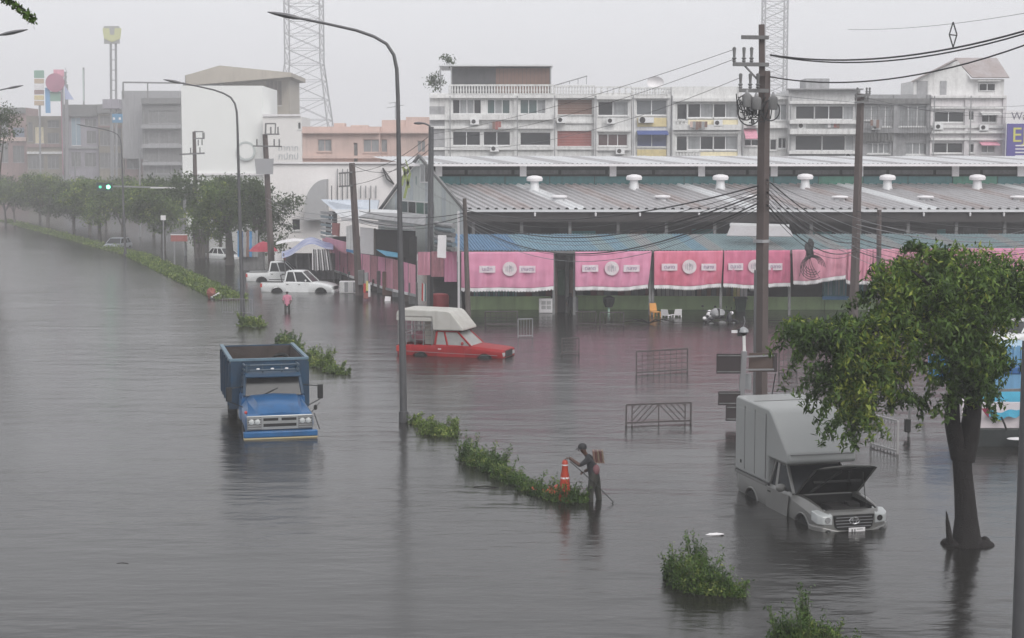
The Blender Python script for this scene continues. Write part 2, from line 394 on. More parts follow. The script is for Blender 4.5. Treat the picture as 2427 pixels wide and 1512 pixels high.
def facade(name, label, px0, px1, pyt, Y, m, wins, group=None, depth=9.0, ledges=(), z0=-.5, cat='building', cols=(), side=None):
    A = P(px0, pyt, Y); B = P(px1, pyt, Y); zt = A.z; x0, x1 = A.x, B.x
    root = thing(name, label, cat, ((x0+x1)/2, Y, 0), 0, group)
    holes = []
    for wn in wins:
        a = P(wn[0], wn[2], Y); c = P(wn[1], wn[3], Y); holes.append((max(a.x, x0+.1), min(c.x, x1-.1), c.z, a.z))
    mb = MB(); wall_holes(mb, x0, x1, z0, zt, Y, holes)
    mb.quad((x0,Y,z0),(x0,Y,zt),(x0,Y+depth,zt),(x0,Y+depth,z0)); mb.quad((x1,Y,z0),(x1,Y+depth,z0),(x1,Y+depth,zt),(x1,Y,zt))
    mb.quad((x0,Y+depth,z0),(x0,Y+depth,zt),(x1,Y+depth,zt),(x1,Y+depth,z0)); mb.quad((x0,Y,zt),(x1,Y,zt),(x1,Y+depth,zt),(x0,Y+depth,zt))
    obj('wall', mb, m, root)
    for h, wn in zip(holes, wins):
        kw = wn[5] if len(wn) > 5 else {}
        if wn[4] == 0: shutter(root, *h, Y, kw.get('m', M_red))
        else: window(root, *h, Y, wn[4], kw.get('glass'), kw.get('frame'), cur=kw.get('cur'))
        if kw.get('sill', 1): obj('sill', MB().box(h[0]-.08, h[1]+.08, Y-.12, Y-.003, h[2]-.1, h[2]-.01), kw.get('sm', M_white), root)
        if kw.get('hood'): obj('window_hood', MB().prism([(Y-.003,h[3]+.3),(Y-.9,h[3]+.02),(Y-.9,h[3]-.04),(Y-.003,h[3]+.2)], h[0]-.25, h[1]+.25, 'yz'), kw['hood'], root)
    for (ly, th, pr, *rest) in ledges:
        z = P(px0, ly, Y).z; e = rest[0] if rest else M_white
        obj('ledge', MB().box(x0+.01, x1-.01, Y-pr, Y-.004, z-th/2, z+th/2), e, root)
    for cx_ in cols:
        x = P(cx_, pyt, Y).x; obj('pilaster', MB().box(x-.16, x+.16, Y-.2, Y-.006, z0, zt-.02), m, root)
    return root, x0, x1, zt
def zat(py, Y): return P(CX, py, Y).z
def xat(px, Y, py=400): return P(px, py, Y).x
GRPS = 'row of shophouses behind the market roof'

# shophouse row, distance 150
Y = 150.0
r, x0, x1, zt = facade('shophouse', 'white shophouse with dark rooftop room and balustrade, left end of the row', 1018, 1313, 221, Y, M_white,
    [(1073,1140,235,270,4,{'cur':(1,2)}),(1155,1208,235,270,3,{'cur':(1,),'glass':M_glassb}),(1233,1293,235,270,3,{'glass':M_glassb,'cur':(2,)}),
     (1073,1138,311,345,2),(1146,1209,311,345,2),(1233,1305,313,345,1)], GRPS, ledges=((278,.5,.5),(302,.25,.35),(229,.3,.5),(352,.25,.3)), cols=(1058,1222))
obj('shaded_side_wall', MB().box(x0-.012, P(1056,300,Y).x, Y-.03, Y-.01, 4, zt-1.2), M_grey, r)  # flat grey panel, shading of the receding side put into its colour
balustrade(r, xat(1066,Y), x1, zt-.05, Y-.1, h=.72)
zr = zat(158, Y+1.5)
rm = MB(); xa, xb = xat(1070,Y+1.5), xat(1305,Y+1.5); rm.box(xa, xb, Y+1.5, Y+7, zt, zr); obj('rooftop_room', rm, mat('dark rooftop room', (.09,.09,.095), .7, var=.5, streak=.5), r)
rm = MB()
for k in range(14): x = xat(1175,Y)+k*.36; rm.box(x, x+.33, Y+1.42, Y+1.49, zt+.1, zr-.15)
obj('rooftop_board', rm, M_brown, r, kind='stuff')
obj('rooftop_cover', MB().box(xat(1040,Y), xat(1310,Y), Y+.6, Y+7.5, zr, zr+.14), M_alu2, r)
for px in (1044, 1070, 1305): obj('rooftop_post', MB().box(xat(px,Y)-.06, xat(px,Y)+.06, Y+.7, Y+.82, zt, zr), M_grey, r)
for (px, py, rr) in ((1034,192,.7),(1060,143,.5)):
    c = P(px, py, Y+1); tag(leaves('potted_shrub', L_fard, crown_pts([(tuple(c), (rr,rr*.8,rr))], 900), .28, None), 'dark shrub spilling over the ' + ('left roof corner below the cover' if py > 150 else 'top of the rooftop cover') + ' of the white shophouse', 'shrub')
r, x0, x1, zt = facade('shophouse', 'shophouse with red brown infilled bays on both upper storeys', 1315, 1410, 222, Y+.3, M_white,
    [(1322,1403,236,271,0,{'m':M_brown}),(1321,1402,310,346,0,{'m':M_red})], GRPS, ledges=((229,.3,.5),(352,.2,.25),(290,.2,.2)), cols=(1317,))
balustrade(r, x0, x1, zt-.05, Y+.2, h=.68)
ra = MB(); ra.bar(P(1313,203,Y+2), P(1392,180,Y+2), .1); 
for px in (1330,1350,1370,1390): ra.bar(P(px,200,Y+2), P(px, 203-(px-1313)*.29, Y+2), .06)
obj('roof_truss', ra, M_steel, r)
r, x0, x1, zt = facade('shophouse', 'shophouse with one wide window per storey and an aerial mast on the roof', 1411, 1497, 220, Y, M_white,
    [(1418,1488,240,274,2,{'cur':(1,)}),(1418,1487,317,346,3,{'glass':mat('brown glass',(.09,.05,.05),.2,var=.3)})], GRPS, ledges=((232,.3,.5),(354,.2,.3),(310,.15,.35)), cols=(1413,))
balustrade(r, x0, x1, zt-.05, Y-.1, h=.5, step=.5)
r, x0, x1, zt = facade('shophouse', 'shophouse with yellow middle wall and blue awning over the lower window', 1500, 1588, 223, Y+.2, M_white,
    [(1509,1580,236,273,2,{'glass':mat('grey glass',(.12,.13,.14),.2)}),(1510,1580,314,348,2,{'glass':mat('blue glass',(.08,.1,.2),.2)})], GRPS, ledges=((231,.2,.4),), cols=(1502,1586))
M_yel = mat('yellow wall', (.72,.6,.32), .6, var=.3, streak=.3)
for (a, c) in ((275,300),(350,376)): obj('yellow_wall_panel', MB().box(xat(1510,Y), xat(1579,Y), Y+.08, Y+.17, zat(c,Y), zat(a,Y)-.16), M_yel, r)
obj('awning', MB().prism([(Y+.16,zat(309,Y)),(Y-.9,zat(318,Y)),(Y-.9,zat(320,Y)),(Y+.16,zat(311,Y))], xat(1509,Y), xat(1582,Y), 'yz'), mat('blue awning',(.06,.1,.3),.6), r)
ac = obj('air_conditioner', MB().box(xat(1512,Y), xat(1548,Y), Y-.35, Y+.06, zat(291,Y), zat(278,Y)), M_frame, r)
obj('fan_grille', MB().lathe([(.28,0),(.28,.02)], (xat(1521,Y), Y-.372, zat(284.5,Y)), 'y', 12), M_dark, ac)
balustrade(r, x0, x1, zt-.05, Y+.1, h=.55)
dm = MB(); c = P(1552,196,Y+1)
dm.grid(lambda u,v: (c.x + .8*u*cos(2*pi*v), c.y-.3-.35*u*u, c.z+.8*u*sin(2*pi*v)*.7), 5, 16); dm.bar((c.x,c.y,c.z),(c.x,c.y,zt),.1)
obj('satellite_dish', dm, M_cwhite, r)
r, x0, x1, zt = facade('shophouse', 'cream and white shophouse with balusters beside both window bands, left of the thick pole', 1592, 1758, 205, Y, M_white,
    [(1605,1628,245,286,1),(1631,1690,245,279,2,{'cur':(1,)}),(1692,1749,245,279,2,{'cur':(1,)}),(1604,1628,322,358,1),(1631,1690,322,355,2,{'cur':(0,)}),(1692,1748,322,355,2,{'cur':(1,)})], GRPS,
    ledges=((237,.3,.5),(302,.5,.6),(314,.2,.3),(372,.2,.5)), cols=(1596,1754))
obj('cream_panel', MB().box(xat(1630,Y), xat(1750,Y), Y-.05, Y-.01, zat(300,Y), zat(284,Y)), M_cream, r)
obj('cream_panel', MB().box(xat(1660,Y), xat(1750,Y), Y-.05, Y-.01, zat(374,Y), zat(360,Y)), M_cream, r)
for (a, c, e) in ((1604,1622,300),(1604,1655,374)): balustrade(r, xat(a,Y), xat(c,Y), zat(e,Y), Y-.5, h=.55)
r, x0, x1, zt = facade('shophouse', 'narrow shophouse with a pink awning half hidden by the thick pole', 1760, 1868, 225, Y+.4, M_white,
    [(1768,1795,245,275,1),(1757+8,1797,330,346,2),(1826,1840,330,356,1),(1845,1866,326,352,2),(1836,1866,246,285,2,{'glass':M_curt})], GRPS, ledges=((232,.3,.4),(300,.3,.5)))
obj('awning', MB().prism([(Y+.39,zat(305,Y)),(Y-1.2,zat(328,Y)),(Y-1.2,zat(330,Y)),(Y+.39,zat(307,Y))], xat(1762,Y), xat(1792,Y), 'yz'), M_pink2, r)
r, x0, x1, zt = facade('shophouse', 'shophouse with two wide white framed windows right of the thick pole', 1870, 2038, 213, Y-.5, mat('grey white render',(.55,.55,.55),.6,var=.4,streak=.4),
    [(1887,1930,250,283,1),(1932,1998,250,283,2,{'cur':()}),(2000,2022,250,284,1,{'glass':M_curt}),(1886,1948,320,357,1),(1950,2003,320,357,1),(2005,2024,320,357,1,{'glass':M_curt})], GRPS,
    ledges=((243,.25,.4),(289,.35,.7),(312,.5,.9),(361,.3,.6)), cols=(1873,2034))
obj('roof_hut', MB().box(xat(1915,Y), xat(1972,Y), Y+2, Y+5, zt, zat(186,Y+2)), M_grey, r)
obj('roof_eave', MB().box(x0-.2, x1+.2, Y-1.2, Y, zt+.002, zt+.1), M_grey, r)
r, x0, x1, zt = facade('shophouse', 'old stained grey shophouse with caged balconies', 2041, 2205, 224, Y+.3, M_grey,
    [(2050,2082,250,285,2,{'glass':M_curt}),(2086,2112,250,300,2,{'glass':M_curt}),(2132,2196,250,300,3,{'glass':M_curt}),(2056,2108,338,364,4,{'glass':M_curt}),(2148,2196,338,366,3,{'glass':M_curt})], GRPS,
    ledges=((240,.5,.4,M_dkgrey),(310,.4,.6,M_grey),(372,.2,.3,M_grey)), cols=(2122,2201))
for (a, c, e, f) in ((2046,2112,262,332),(2128,2198,262,330)):
    cg = MB(); xa, xb = xat(a,Y), xat(c,Y); za, zb = zat(f,Y), zat(e,Y)
    for k in range(13): x = xa+(xb-xa)*k/12; cg.bar((x,Y-.5,za),(x,Y-.5,zb),.03)
    for k in range(6): z = za+(zb-za)*k/5; cg.bar((xa,Y-.5,z),(xb,Y-.5,z),.03)
    obj('balcony_cage', cg, M_dkgrey, r)
for k in range(9): obj('stained_panel', MB().box(xat(2046+k*8,Y), xat(2052+k*8,Y), Y-.1, Y-.02, zat(335,Y), zat(316-k%3*4,Y)), M_dkgrey, r)
r, x0, x1, zt = facade('shophouse', 'white shophouse with wide dark windows and pink side bay under a gabled roof room', 2207, 2383, 225, Y, mat('pinkish white render',(.72,.69,.7),.6,var=.3,streak=.3),
    [(2213,2285,264,290,2,{'cur':()}),(2210,2282,338,363,2),(2328,2362,272,290,2,{'hood':M_white}),(2327,2357,344,362,2,{'hood':M_pink2,'glass':M_curt}),(2297,2308,262,285,1),(2297,2308,340,362,1)], GRPS,
    ledges=((230,.2,.4),(255,.2,.3),(300,.25,.3),(313,.25,.5),(330,.2,.3)), cols=(2291,2381))
gl = MB(); a0, a1, a2 = P(2165,224,Y+1), P(2270,140,Y+1), P(2300,185,Y+1)
gl._add([(a0.x,Y+1,zt),(a2.x,Y+1,zt),(a2.x,Y+1,zat(185,Y)),(a1.x,Y+1,zat(142,Y)),(a0.x,Y+1,zat(190,Y))],[(0,1,2,3,4)])
gl.box(a2.x, xat(2382,Y), Y+1, Y+6, zt, zat(186,Y)); gl.box(a0.x,a2.x-.01,Y+1.05,Y+6,zt,zat(190,Y))
g = obj('roof_room', gl, M_white, r)
obj('roof_room_roof', MB().panel(P(2262,139,Y+3), P(2362,139,Y+3), P(2392,185,Y+.4), P(2304,185,Y+.4), .1), M_aluh, r)
obj('roof_room_roof', MB().panel(P(2160,192,Y+.4), P(2264,139,Y+.4), P(2272,139,Y+5), P(2168,192,Y+5), .1), M_aluh, r)
xa, xb = xat(2322,Y), xat(2360,Y)
wd = window(r, xa, xb, zat(215,Y), zat(196,Y), Y+.72, 2); obj('window_hood', MB().box(xa-.3,xb+.3,Y+.2,Y+.99,zat(192,Y),zat(190,Y)), M_white, r)
for (a,c) in ((2175,2200),(2230,2245)): obj('roof_room_door', MB().box(xat(a,Y),xat(c,Y),Y+.93,Y+.98,zt,zat(190,Y)), M_grey, r)
# air conditioners, drain pipes and laundry on the shophouse fronts
def acu(px, py, nm='wall mounted air conditioner'):
    c = P(px, py, Y-.5); a_ = MB().box(c.x-.4, c.x+.4, Y-.62, Y-.24, c.z-.28, c.z+.28); rt = min((o for o in col.objects if o.name.startswith('shophouse')), key=lambda o: abs(o.location.x-c.x))
    o = obj('air_conditioner', a_, M_frame, rt); obj('fan_grille', MB().lathe([(.2,0),(.2,.015)], (c.x-.1, Y-.642, c.z), 'y', 10), M_dark, o); obj('bracket', MB().box(c.x-.35, c.x+.35, Y-.6, Y-.21, c.z-.34, c.z-.285), M_dkgrey, rt)
for q_ in ((1125,288),(1172,352),(1330,284),(1448,286),(1470,358),(1702,291),(1786,290),(1900,298),(2012,370),(2076,300),(2225,300),(2332,302)): acu(*q_)
for px in (1068,1226,1314,1411,1499,1590,1757,1869,2039,2206,2292):
    x = xat(px, Y); rt = min((o for o in col.objects if o.name.startswith('shophouse')), key=lambda o: abs(o.location.x-x))
    obj('drain_pipe', MB().tube([(x, Y-.75, 2), (x, Y-.75, zat(228, Y))], .06, 6), M_grey, rt)
for (px, py, n_) in ((1640,296,6),(1960,296,5),(2068,292,4),(1165,296,4)):
    rt = min((o for o in col.objects if o.name.startswith('shophouse')), key=lambda o: abs(o.location.x-xat(px,Y)))
    for k in range(n_):
        a = P(px+k*7, py, Y-.9); obj('hung_laundry', MB().box(a.x-.2, a.x+.06, Y-.93, Y-.9, a.z-.2-.25*random.random(), a.z+.32), random.choice((M_cwhite, M_red, M_grey, M_brown, M_curt, M_pinkw)), rt)
# signs at the right edge
r = thing('shop_sign', 'white shop board with dark letters above the purple sign at the right edge', 'sign', (xat(2412,Y-1.5),Y-1.5,0))
a = P(2384,262,Y-1.5); c = P(2470,291,Y-1.5)
obj('board', MB().box(a.x,c.x,Y-1.5,Y-1.3,c.z,a.z), M_cwhite, r)
lettering('War', 1.0, mat('grey lettering',(.16,.15,.2),.6), r, (xat(2417,Y-1.52),Y-1.52,zat(277,Y)), label='letters reading War')
r = thing('shop_sign', 'purple shop sign with big yellow letters EJ at the right edge', 'sign', (xat(2412,Y-1.5),Y-1.5,0))
a = P(2388,293,Y-1.5); c = P(2470,376,Y-1.5)
obj('board', MB().box(a.x,c.x,Y-1.5,Y-1.25,c.z,a.z), mat('purple board',(.09,.07,.3),.5), r)
lettering('EJ', 1.9, mat('yellow lettering',(.62,.6,.12),.5), r, (xat(2414,Y-1.52),Y-1.52,zat(322,Y)), label='yellow letters EJ')
for k in range(4): obj('white_stripe', MB().box(xat(2393,Y), c.x-.1, Y-1.56, Y-1.5, zat(371-k*8,Y), zat(368-k*8,Y)), M_cwhite, r)

# ------------------------------------------------------------------ buildings left of the market
GB = 'buildings on the left beyond the trees'
Y = 225.0
r, x0, x1, zt = facade('white_building', 'tall blank white building with a round emblem, behind the trees', 429, 622, 203, Y, M_white2, [], GB, ledges=((413,.3,.3,M_cwhite),), depth=14)
em = MB(); c = P(583,358,Y-.4); em.lathe([(1.35,.1),(1.35,-.05),(1.12,-.05),(1.12,.02)], tuple(c), 'y', 24)
e = obj('round_emblem', em, mat('grey green emblem',(.5,.54,.53),.5), r); obj('emblem_face', MB().lathe([(1.05,0),(1.05,.02)], (c.x,c.y-.01,c.z), 'y', 24), M_white2, e)
r, x0, x1, zt = facade('white_building', 'lower white wing with grey lettering, right of the tall white building', 622.6, 714, 276, Y-2, mat('off white render',(.76,.74,.72),.6,var=.1), [(715-9,715-2,290,306,1)], GB, ledges=((273,.25,.3,M_cwhite),), depth=10)
for s, py, k in (('กากาก', 351, 1.1), ('ภปกป', 371, 1.2)):
    lettering(s, k, mat('faded grey lettering',(.42,.44,.45),.6), r, (xat(684,Y-2), Y-2.05, zat(py,Y-2)), label='faded grey letters')
r, x0, x1, zt = facade('office_block', 'beige and grey block with a sloping roof edge rising behind the white building', 511, 685, 178, Y+25, M_beige, [(630,668,190,250,4,{'glass':mat('dull brown glass',(.2,.17,.15),.5,var=.5),'frame':M_beige})], GB, depth=12)
rf = MB(); rf.prism([(P(440,178,Y+20).x, zat(178,Y+20)),(P(448,163,Y+20).x, zat(176,Y+20)),(P(520,154,Y+20).x, zat(155,Y+20)),(P(690,170,Y+20).x, zat(172,Y+20)),(P(690,178,Y+20).x, zat(182,Y+20)),(P(440,190,Y+20).x, zat(203,Y+20))], Y+20, Y+37)
obj('roof', rf, M_beige, r)
obj('grey_upper_wall', MB().box(xat(436,Y+19), xat(512,Y+19), Y+21, Y+30, 0, zat(178,Y+21)), M_grey, r)
# peach buildings
Y = 168.0
r, x0, x1, zt = facade('peach_building', 'low peach building with two square dark windows', 716, 900, 300, Y, M_pinkw,
    [(753,786,330,359,2,{'glass':M_curt,'frame':M_pinkw,'sm':M_pinkw}),(861,918-19,330,361,2,{'glass':M_curt,'frame':M_pinkw,'sm':M_pinkw}),(838,848,338,385,1,{'glass':M_dkgrey,'frame':M_pinkw,'sill':0})], GB,
    ledges=((314,.2,.6,M_pinkw),(372,.3,.4,M_pinkw),(385,.15,.9,M_pinkw)))
for (a,c,e) in ((790,815,291),(830,870,296)): obj('roof_parapet', MB().box(xat(a,Y),xat(c,Y),Y+1,Y+3,zt,zat(e,Y)), M_pinkw, r)
r, x0, x1, zt = facade('peach_building', 'peach building with stepped roof huts just left of the concrete pole', 901, 1018, 300, Y+1, M_pinkw,
    [(903,918,330,361,1,{'glass':M_curt,'frame':M_pinkw,'sm':M_pinkw}),(989,1008,333,361,2,{'glass':M_curt,'frame':M_pinkw,'sm':M_pinkw})], GB, ledges=((314,.2,.6,M_pinkw),(372,.3,.4,M_pinkw)))
obj('roof_hut', MB().box(xat(902,Y),xat(975,Y),Y+2,Y+6,zt,zat(283,Y)), M_pinkw, r); obj('roof_hut', MB().box(xat(960,Y),xat(1019,Y),Y+1.8,Y+5,zt,zat(276,Y)), M_pinkw, r)
an = MB(); c = P(937,283,Y+2); an.bar(c, c+Vector((0,0,1.8)), .07); an.bar(c+Vector((-.9,0,1.2)), c+Vector((.9,0,1.5)), .05); an.bar(c+Vector((-.7,0,1.7)), c+Vector((.3,0,1.8)), .05)
tag(obj('television_aerial', an, M_steel), 'thin television aerial on the stepped peach roof', 'aerial')
# white low hall in front with a triangular emblem
Y = 140.0
r, x0, x1, zt = facade('white_hall', 'low white hall with a black triangular emblem at its right end', 640, 985, 386, Y, mat('cream white cladding',(.84,.81,.8),.6,var=.08,streak=.06), [(692,711,519,546,1),(770,800,500,560,2)], GB, ledges=((386,.15,.25,M_cwhite),), depth=12)
e0 = MB(); a, b_, c = P(907,398,Y-.3), P(917,424,Y-.3), P(934,437,Y-.3)
for q in ((a,b_),(b_,c),(a,c)): e0.bar(q[0], q[1], .28, .1)
obj('triangular_emblem', e0, mat('black emblem',(.03,.03,.03),.5), r)
ar = MB(); xa, xb = xat(726,Y), xat(778,Y); za, zb = zat(520,Y), zat(424,Y); poly = [(xb,za),(xa,za)] + [(xb-(xb-xa)*cos(k*pi/16), zb-2.6+2.6*sin(k*pi/16)) for k in range(9)]
ar.prism(poly, Y-1.6, Y-.01); obj('arched_canopy', ar, mat('grey canopy',(.42,.42,.43),.7), r)
for (a,c,e) in ((800,838,400),(855,900,440)):
    for k in range(4): obj('facade_frame', MB().bar(P(a+k*12,e,Y-.2), P(a+k*12,470,Y-.2), .08), M_steel, r)

# far left blocks (in the haze)
Y = 330.0
dkw = {'glass':M_dkgrey,'frame':M_grey,'sm':M_grey}
M_far1 = mat('faded rose render',(.33,.22,.21),.8,var=.5,streak=.6,scale=.4); M_far2 = mat('faded lilac render',(.33,.31,.35),.8,var=.5,streak=.5,scale=.4); M_far3 = mat('faded tan render',(.28,.25,.2),.8,var=.6,streak=.5,scale=.4)
r, *_ = facade('apartment_block', 'grey weathered block with stacked open balconies against the white building', 336, 429, 232, Y-10, M_dkgrey, [(340,349,262,380,1,dkw),(352,420,262,292,3,dkw),(352,424,312,340,3,dkw),(352,424,352,384,3,dkw),(352,424,392,412,4,dkw)], GB, ledges=((300,.8,1.2,M_grey),(346,.8,1.2,M_grey),(388,.6,1.0,M_grey),(240,1,.8,M_dkgrey)))
obj('roof_frame', MB().bar(P(292,195,Y-8), P(436,197,Y-8), .3).bar(P(292,195,Y-8), P(292,235,Y-8), .3).bar(P(350,196,Y-8), P(350,235,Y-8), .2).bar(P(436,197,Y-8), P(436,232,Y-8), .3), M_dkgrey, r)
obj('roof_store', MB().box(xat(292,Y-4),xat(430,Y-4),Y-4,Y,10,zat(215,Y-4)), M_grey, r)
facade('apartment_block', 'rose and grey block behind the blue sign, left of the stacked balconies', 292, 335, 222, Y, M_far1, [(298,330,250,290,2,{'glass':M_pinkw,'frame':M_grey,'sm':M_grey}),(300,330,310,345,2,dkw),(300,330,360,400,2,dkw)], GB, ledges=((298,.5,.5,M_grey),(350,.5,.4,M_far3)))
facade('apartment_block', 'block with a tall pale blue stair window under a dark sloping roof', 150, 232, 268, Y+4, M_far2, [(153,163,285,400,1,dkw),(168,192,278,345,2,{'glass':mat('pale blue glass',(.25,.34,.4),.3),'frame':M_white}),(168,192,360,395,3,dkw),(200,228,282,300,3,dkw),(205,228,310,340,2,dkw),(200,228,362,395,3,dkw)], GB, ledges=((262,2.4,.8,M_dkgrey),(350,.4,.4,M_grey)))
facade('apartment_block', 'peach tinted block with barred windows between the blue window and the sign legs', 232.5, 291, 262, Y+2, M_far3, [(236,262,275,296,3,dkw),(236,262,310,345,3,dkw),(266,288,305,345,2,dkw),(236,288,362,398,5,dkw)], GB, ledges=((258,1.8,.8,M_dkgrey),(300,.3,.4,M_far1)))
facade('apartment_block', 'tan block with coloured shop boards below the tall sign masts', 62, 149, 275, Y+6, M_far3, [(66,78,290,335,1,dkw),(82,104,300,340,2,{'glass':M_cream,'frame':M_far2}),(112,140,285,302,3,dkw),(112,140,315,340,3,dkw),(66,104,368,400,4,dkw),(112,140,368,400,3,dkw)], GB, ledges=((345,.7,.3,M_far1),(362,.5,.3,M_white)))
facade('apartment_block', 'low rose block at the left edge behind the dark tree', -30, 61, 255, Y+12, M_far1, [(30,58,302,325,2,{'glass':mat('dull blue glass',(.16,.2,.28),.3),'frame':M_far2}),(0,20,275,325,2,dkw),(0,20,340,385,2,dkw),(30,58,345,385,3,dkw)], GB, ledges=((330,.8,.4,M_pinkw),(262,1.2,.5,M_dkgrey)))

# advertising masts
def mastsign(name, label, px, pyb, Y, legs, parts_):
    c = P(px, 400, Y); r = thing(name, label, 'sign', (c.x, Y, 0))
    for lx in legs: obj('leg', MB().tube([(xat(lx,Y),Y,GROUND), P(lx,pyb,Y)], .22, 8), M_steel, r)
    for (nm, a, c_, e, f, m) in parts_:
        q, s = P(a,e,Y), P(c_,f,Y); obj(nm, MB().box(q.x, s.x, Y-.5, Y-.24, s.z, q.z), m, r, bevel=.05)
    return r
r = mastsign('pylon_sign', 'grey square sign with a yellow green emblem on two tall steel legs', 265, 104, 300, (262.5,274.5), [('sign_box',247,285,62,104,mat('grey sign box',(.36,.36,.35),.5,var=.1))])
for k in range(6): obj('rung', MB().bar(P(262.5,118+k*24,300), P(274.5,118+k*24,300), .12), M_steel, r)
em = MB(); q = P(265.5,81,300-.6)
em.prism([(q.x-1.75,q.z+1.1),(q.x-1.5,q.z-.8),(q.x,q.z-1.45),(q.x+1.5,q.z-.8),(q.x+1.75,q.z+1.1),(q.x+.5,q.z+1.1),(q.x+.4,q.z-.1),(q.x-.4,q.z-.1),(q.x-.5,q.z+1.1)], 300-.62, 300-.5)
obj('emblem', em, mat('yellow green emblem',(.55,.56,.3),.5), r)
obj('white_base_box', MB().box(xat(253,300),xat(291,300),298,300.6,zat(258,300),zat(236,300)), M_far2, r)
r = mastsign('blue_sign', 'small blue panel sign with two white marks below the tall twin leg sign', 279, 270, 285, (266,), [('panel',267,292,270,291,mat('blue sign',(.08,.25,.42),.5))])
for a in (270, 284): obj('white_mark', MB().box(xat(a,284.4),xat(a+5,284.4),284.4,284.48,zat(284,284.4),zat(278,284.4)), M_cwhite, r)
M_sg = mat('green sign',(.2,.36,.28),.6); M_so = mat('orange sign',(.5,.38,.27),.6); M_spk = mat('magenta sign',(.42,.16,.24),.6,var=.6,scale=.5); M_sb = mat('sky blue sign',(.15,.35,.6),.6)
r = mastsign('mast_sign', 'tall narrow banner sign striped green, orange and white, leftmost of the masts', 94, 250, 330, (94,), [('green_panel',82,106,167,185,M_sg)] + [('banner_panel',82.5,105.5,187+k*13,198+k*13,(M_so,M_cwhite,M_far1,M_yel,M_so)[k]) for k in range(5)])
r = mastsign('mast_sign', 'round magenta sign on a pink lattice mast with green board below it', 140, 170, 329, (148,155), [('green_board',120,147,217,240,M_sg),('blue_board',108,121,208,268,M_sb),('pink_back',128,153,165,182,M_pink2),('magenta_pole',145.5,150,180,415,M_spk)])
obj('round_sign', MB().lathe([(1.9,-.2),(1.9,.2)], (xat(136,328),328,zat(196,328)), 'y', 20), M_spk, r)
for k in range(10): obj('mast_brace', MB().bar(P(154,160+k*12,329), P(159,172+k*12,329), .08), M_steel, r)
r = mastsign('flag_sign', 'pale blue slanting fin sign right of the magenta one', 166, 200, 329, (159,), []); obj('fin', MB().prism([(xat(159,329),zat(200,329)),(xat(162,329),zat(207,329)),(xat(180,329),zat(236,329)),(xat(160,329),zat(236,329))],328.6,328.8), mat('pale blue fin',(.45,.5,.7),.6), r)
mastsign('light_mast', 'thin pale mast standing above the dark sloping roof', 198, 160, 380, (198,), [('green_sheath',196,200.5,165,240,mat('pale green mast',(.5,.58,.55),.6))])

# lattice transmission towers
def pylon(label, px, Y, wtop, zflare, wbase, H, arms):
    c = xat(px, Y); r = thing('transmission_tower', label, 'tower', (c, Y, 0)); lv = []
    def wd(z): return wtop if z > zflare else wtop + (wbase-wtop)*(zflare-z)/zflare
    z = GROUND
    while z < H: lv.append(z); z += wd(z)*.42
    lv.append(H)
    for sx in (-1,1):
        for sy in (-1,1):
            obj('leg', MB().tube([(c+sx*wd(z)/2, Y+sy*wd(z)/2, z) for z in (GROUND, zflare, H)], .24, 6), M_steel, r)
    br = MB()
    for a, b_ in zip(lv, lv[1:]):
        wa, wb = wd(a)/2, wd(b_)/2
        for k in range(4):
            s = [(-1,-1),(1,-1),(1,1),(-1,1)]; p, q = s[k], s[(k+1)%4]
            br.bar((c+p[0]*wa,Y+p[1]*wa,a),(c+q[0]*wb,Y+q[1]*wb,b_),.15); br.bar((c+q[0]*wa,Y+q[1]*wa,a),(c+p[0]*wb,Y+p[1]*wb,b_),.15)
            br.bar((c+p[0]*wb,Y+p[1]*wb,b_),(c+q[0]*wb,Y+q[1]*wb,b_),.15)
    obj('lattice_bracing', br, M_steel, r, kind='stuff')
    for (z, L) in arms:
        for sx in (-1,1):
            q = MB(); e = (c+sx*(wtop/2+L), Y, z+.3)
            for sy in (-1,1): q.bar((c+sx*wtop/2,Y+sy*wtop/2,z),e,.13); q.bar((c+sx*wtop/2,Y+sy*wtop/2,z+1.4),e,.13)
            for k in range(1,4): q.bar((c+sx*(wtop/2+L*k/4),Y-wtop/2*(1-k/4),z+.1),(c+sx*(wtop/2+L*k/4),Y+wtop/2*(1-k/4),z+.1),.1)
            obj('crossarm', q, M_steel, r)
pylon('left lattice power tower rising behind the white building', 725, 480, 10.3, 39, 20, 62.5, [])
pylon('right lattice power tower behind the thick concrete pole', 1831, 490, 6.7, 25, 10, 62.5, [])
# ------------------------------------------------------------------ market hall
SK = Vector((-.324, .946, 0))                       # the hall's left side runs off at a skew
def corr(name, wd, V, ribs, h, m, lip=.012):
    """one corrugated sheet, wd wide along x, running along V"""
    v = []; f = []; xs = []
    for k in range(ribs):
        a = wd*k/ribs; q = wd/ribs
        xs += [(a, 0), (a+q*.55, 0), (a+q*.65, h), (a+q*.9, h)]
    xs.append((wd, 0)); V = Vector(V); n = len(xs)
    for s in (Vector((0,0,0)), V):
        for (x, z) in xs: v.append((x+s.x, s.y, s.z+z))
    for (x, z) in xs: v.append((x, 0, z-lip))
    f = [(i, i+1, n+i+1, n+i) for i in range(n-1)] + [(i+2*n, i+1+2*n, i+1, i) for i in range(n-1)]
    me = bpy.data.meshes.new(name); me.from_pydata(v, [], f); me.materials.append(m); me.update(); return me
def sheets(root, n, x0, y0, z0, wd, me_list, slope=0, dz=.0, name='roof_sheet'):
    for k in range(n):
        me = me_list(k) if callable(me_list) else me_list
        inst(name, me, root, (x0+k*wd, y0, z0 + (k%2)*.006 + random.uniform(0,.012)), (random.uniform(-.002,.002), 0, 0))
hall = thing('market_hall', 'long market hall with grey corrugated roof, clerestory and dark open front behind the pink curtains', 'market hall', (12, 104, 0))
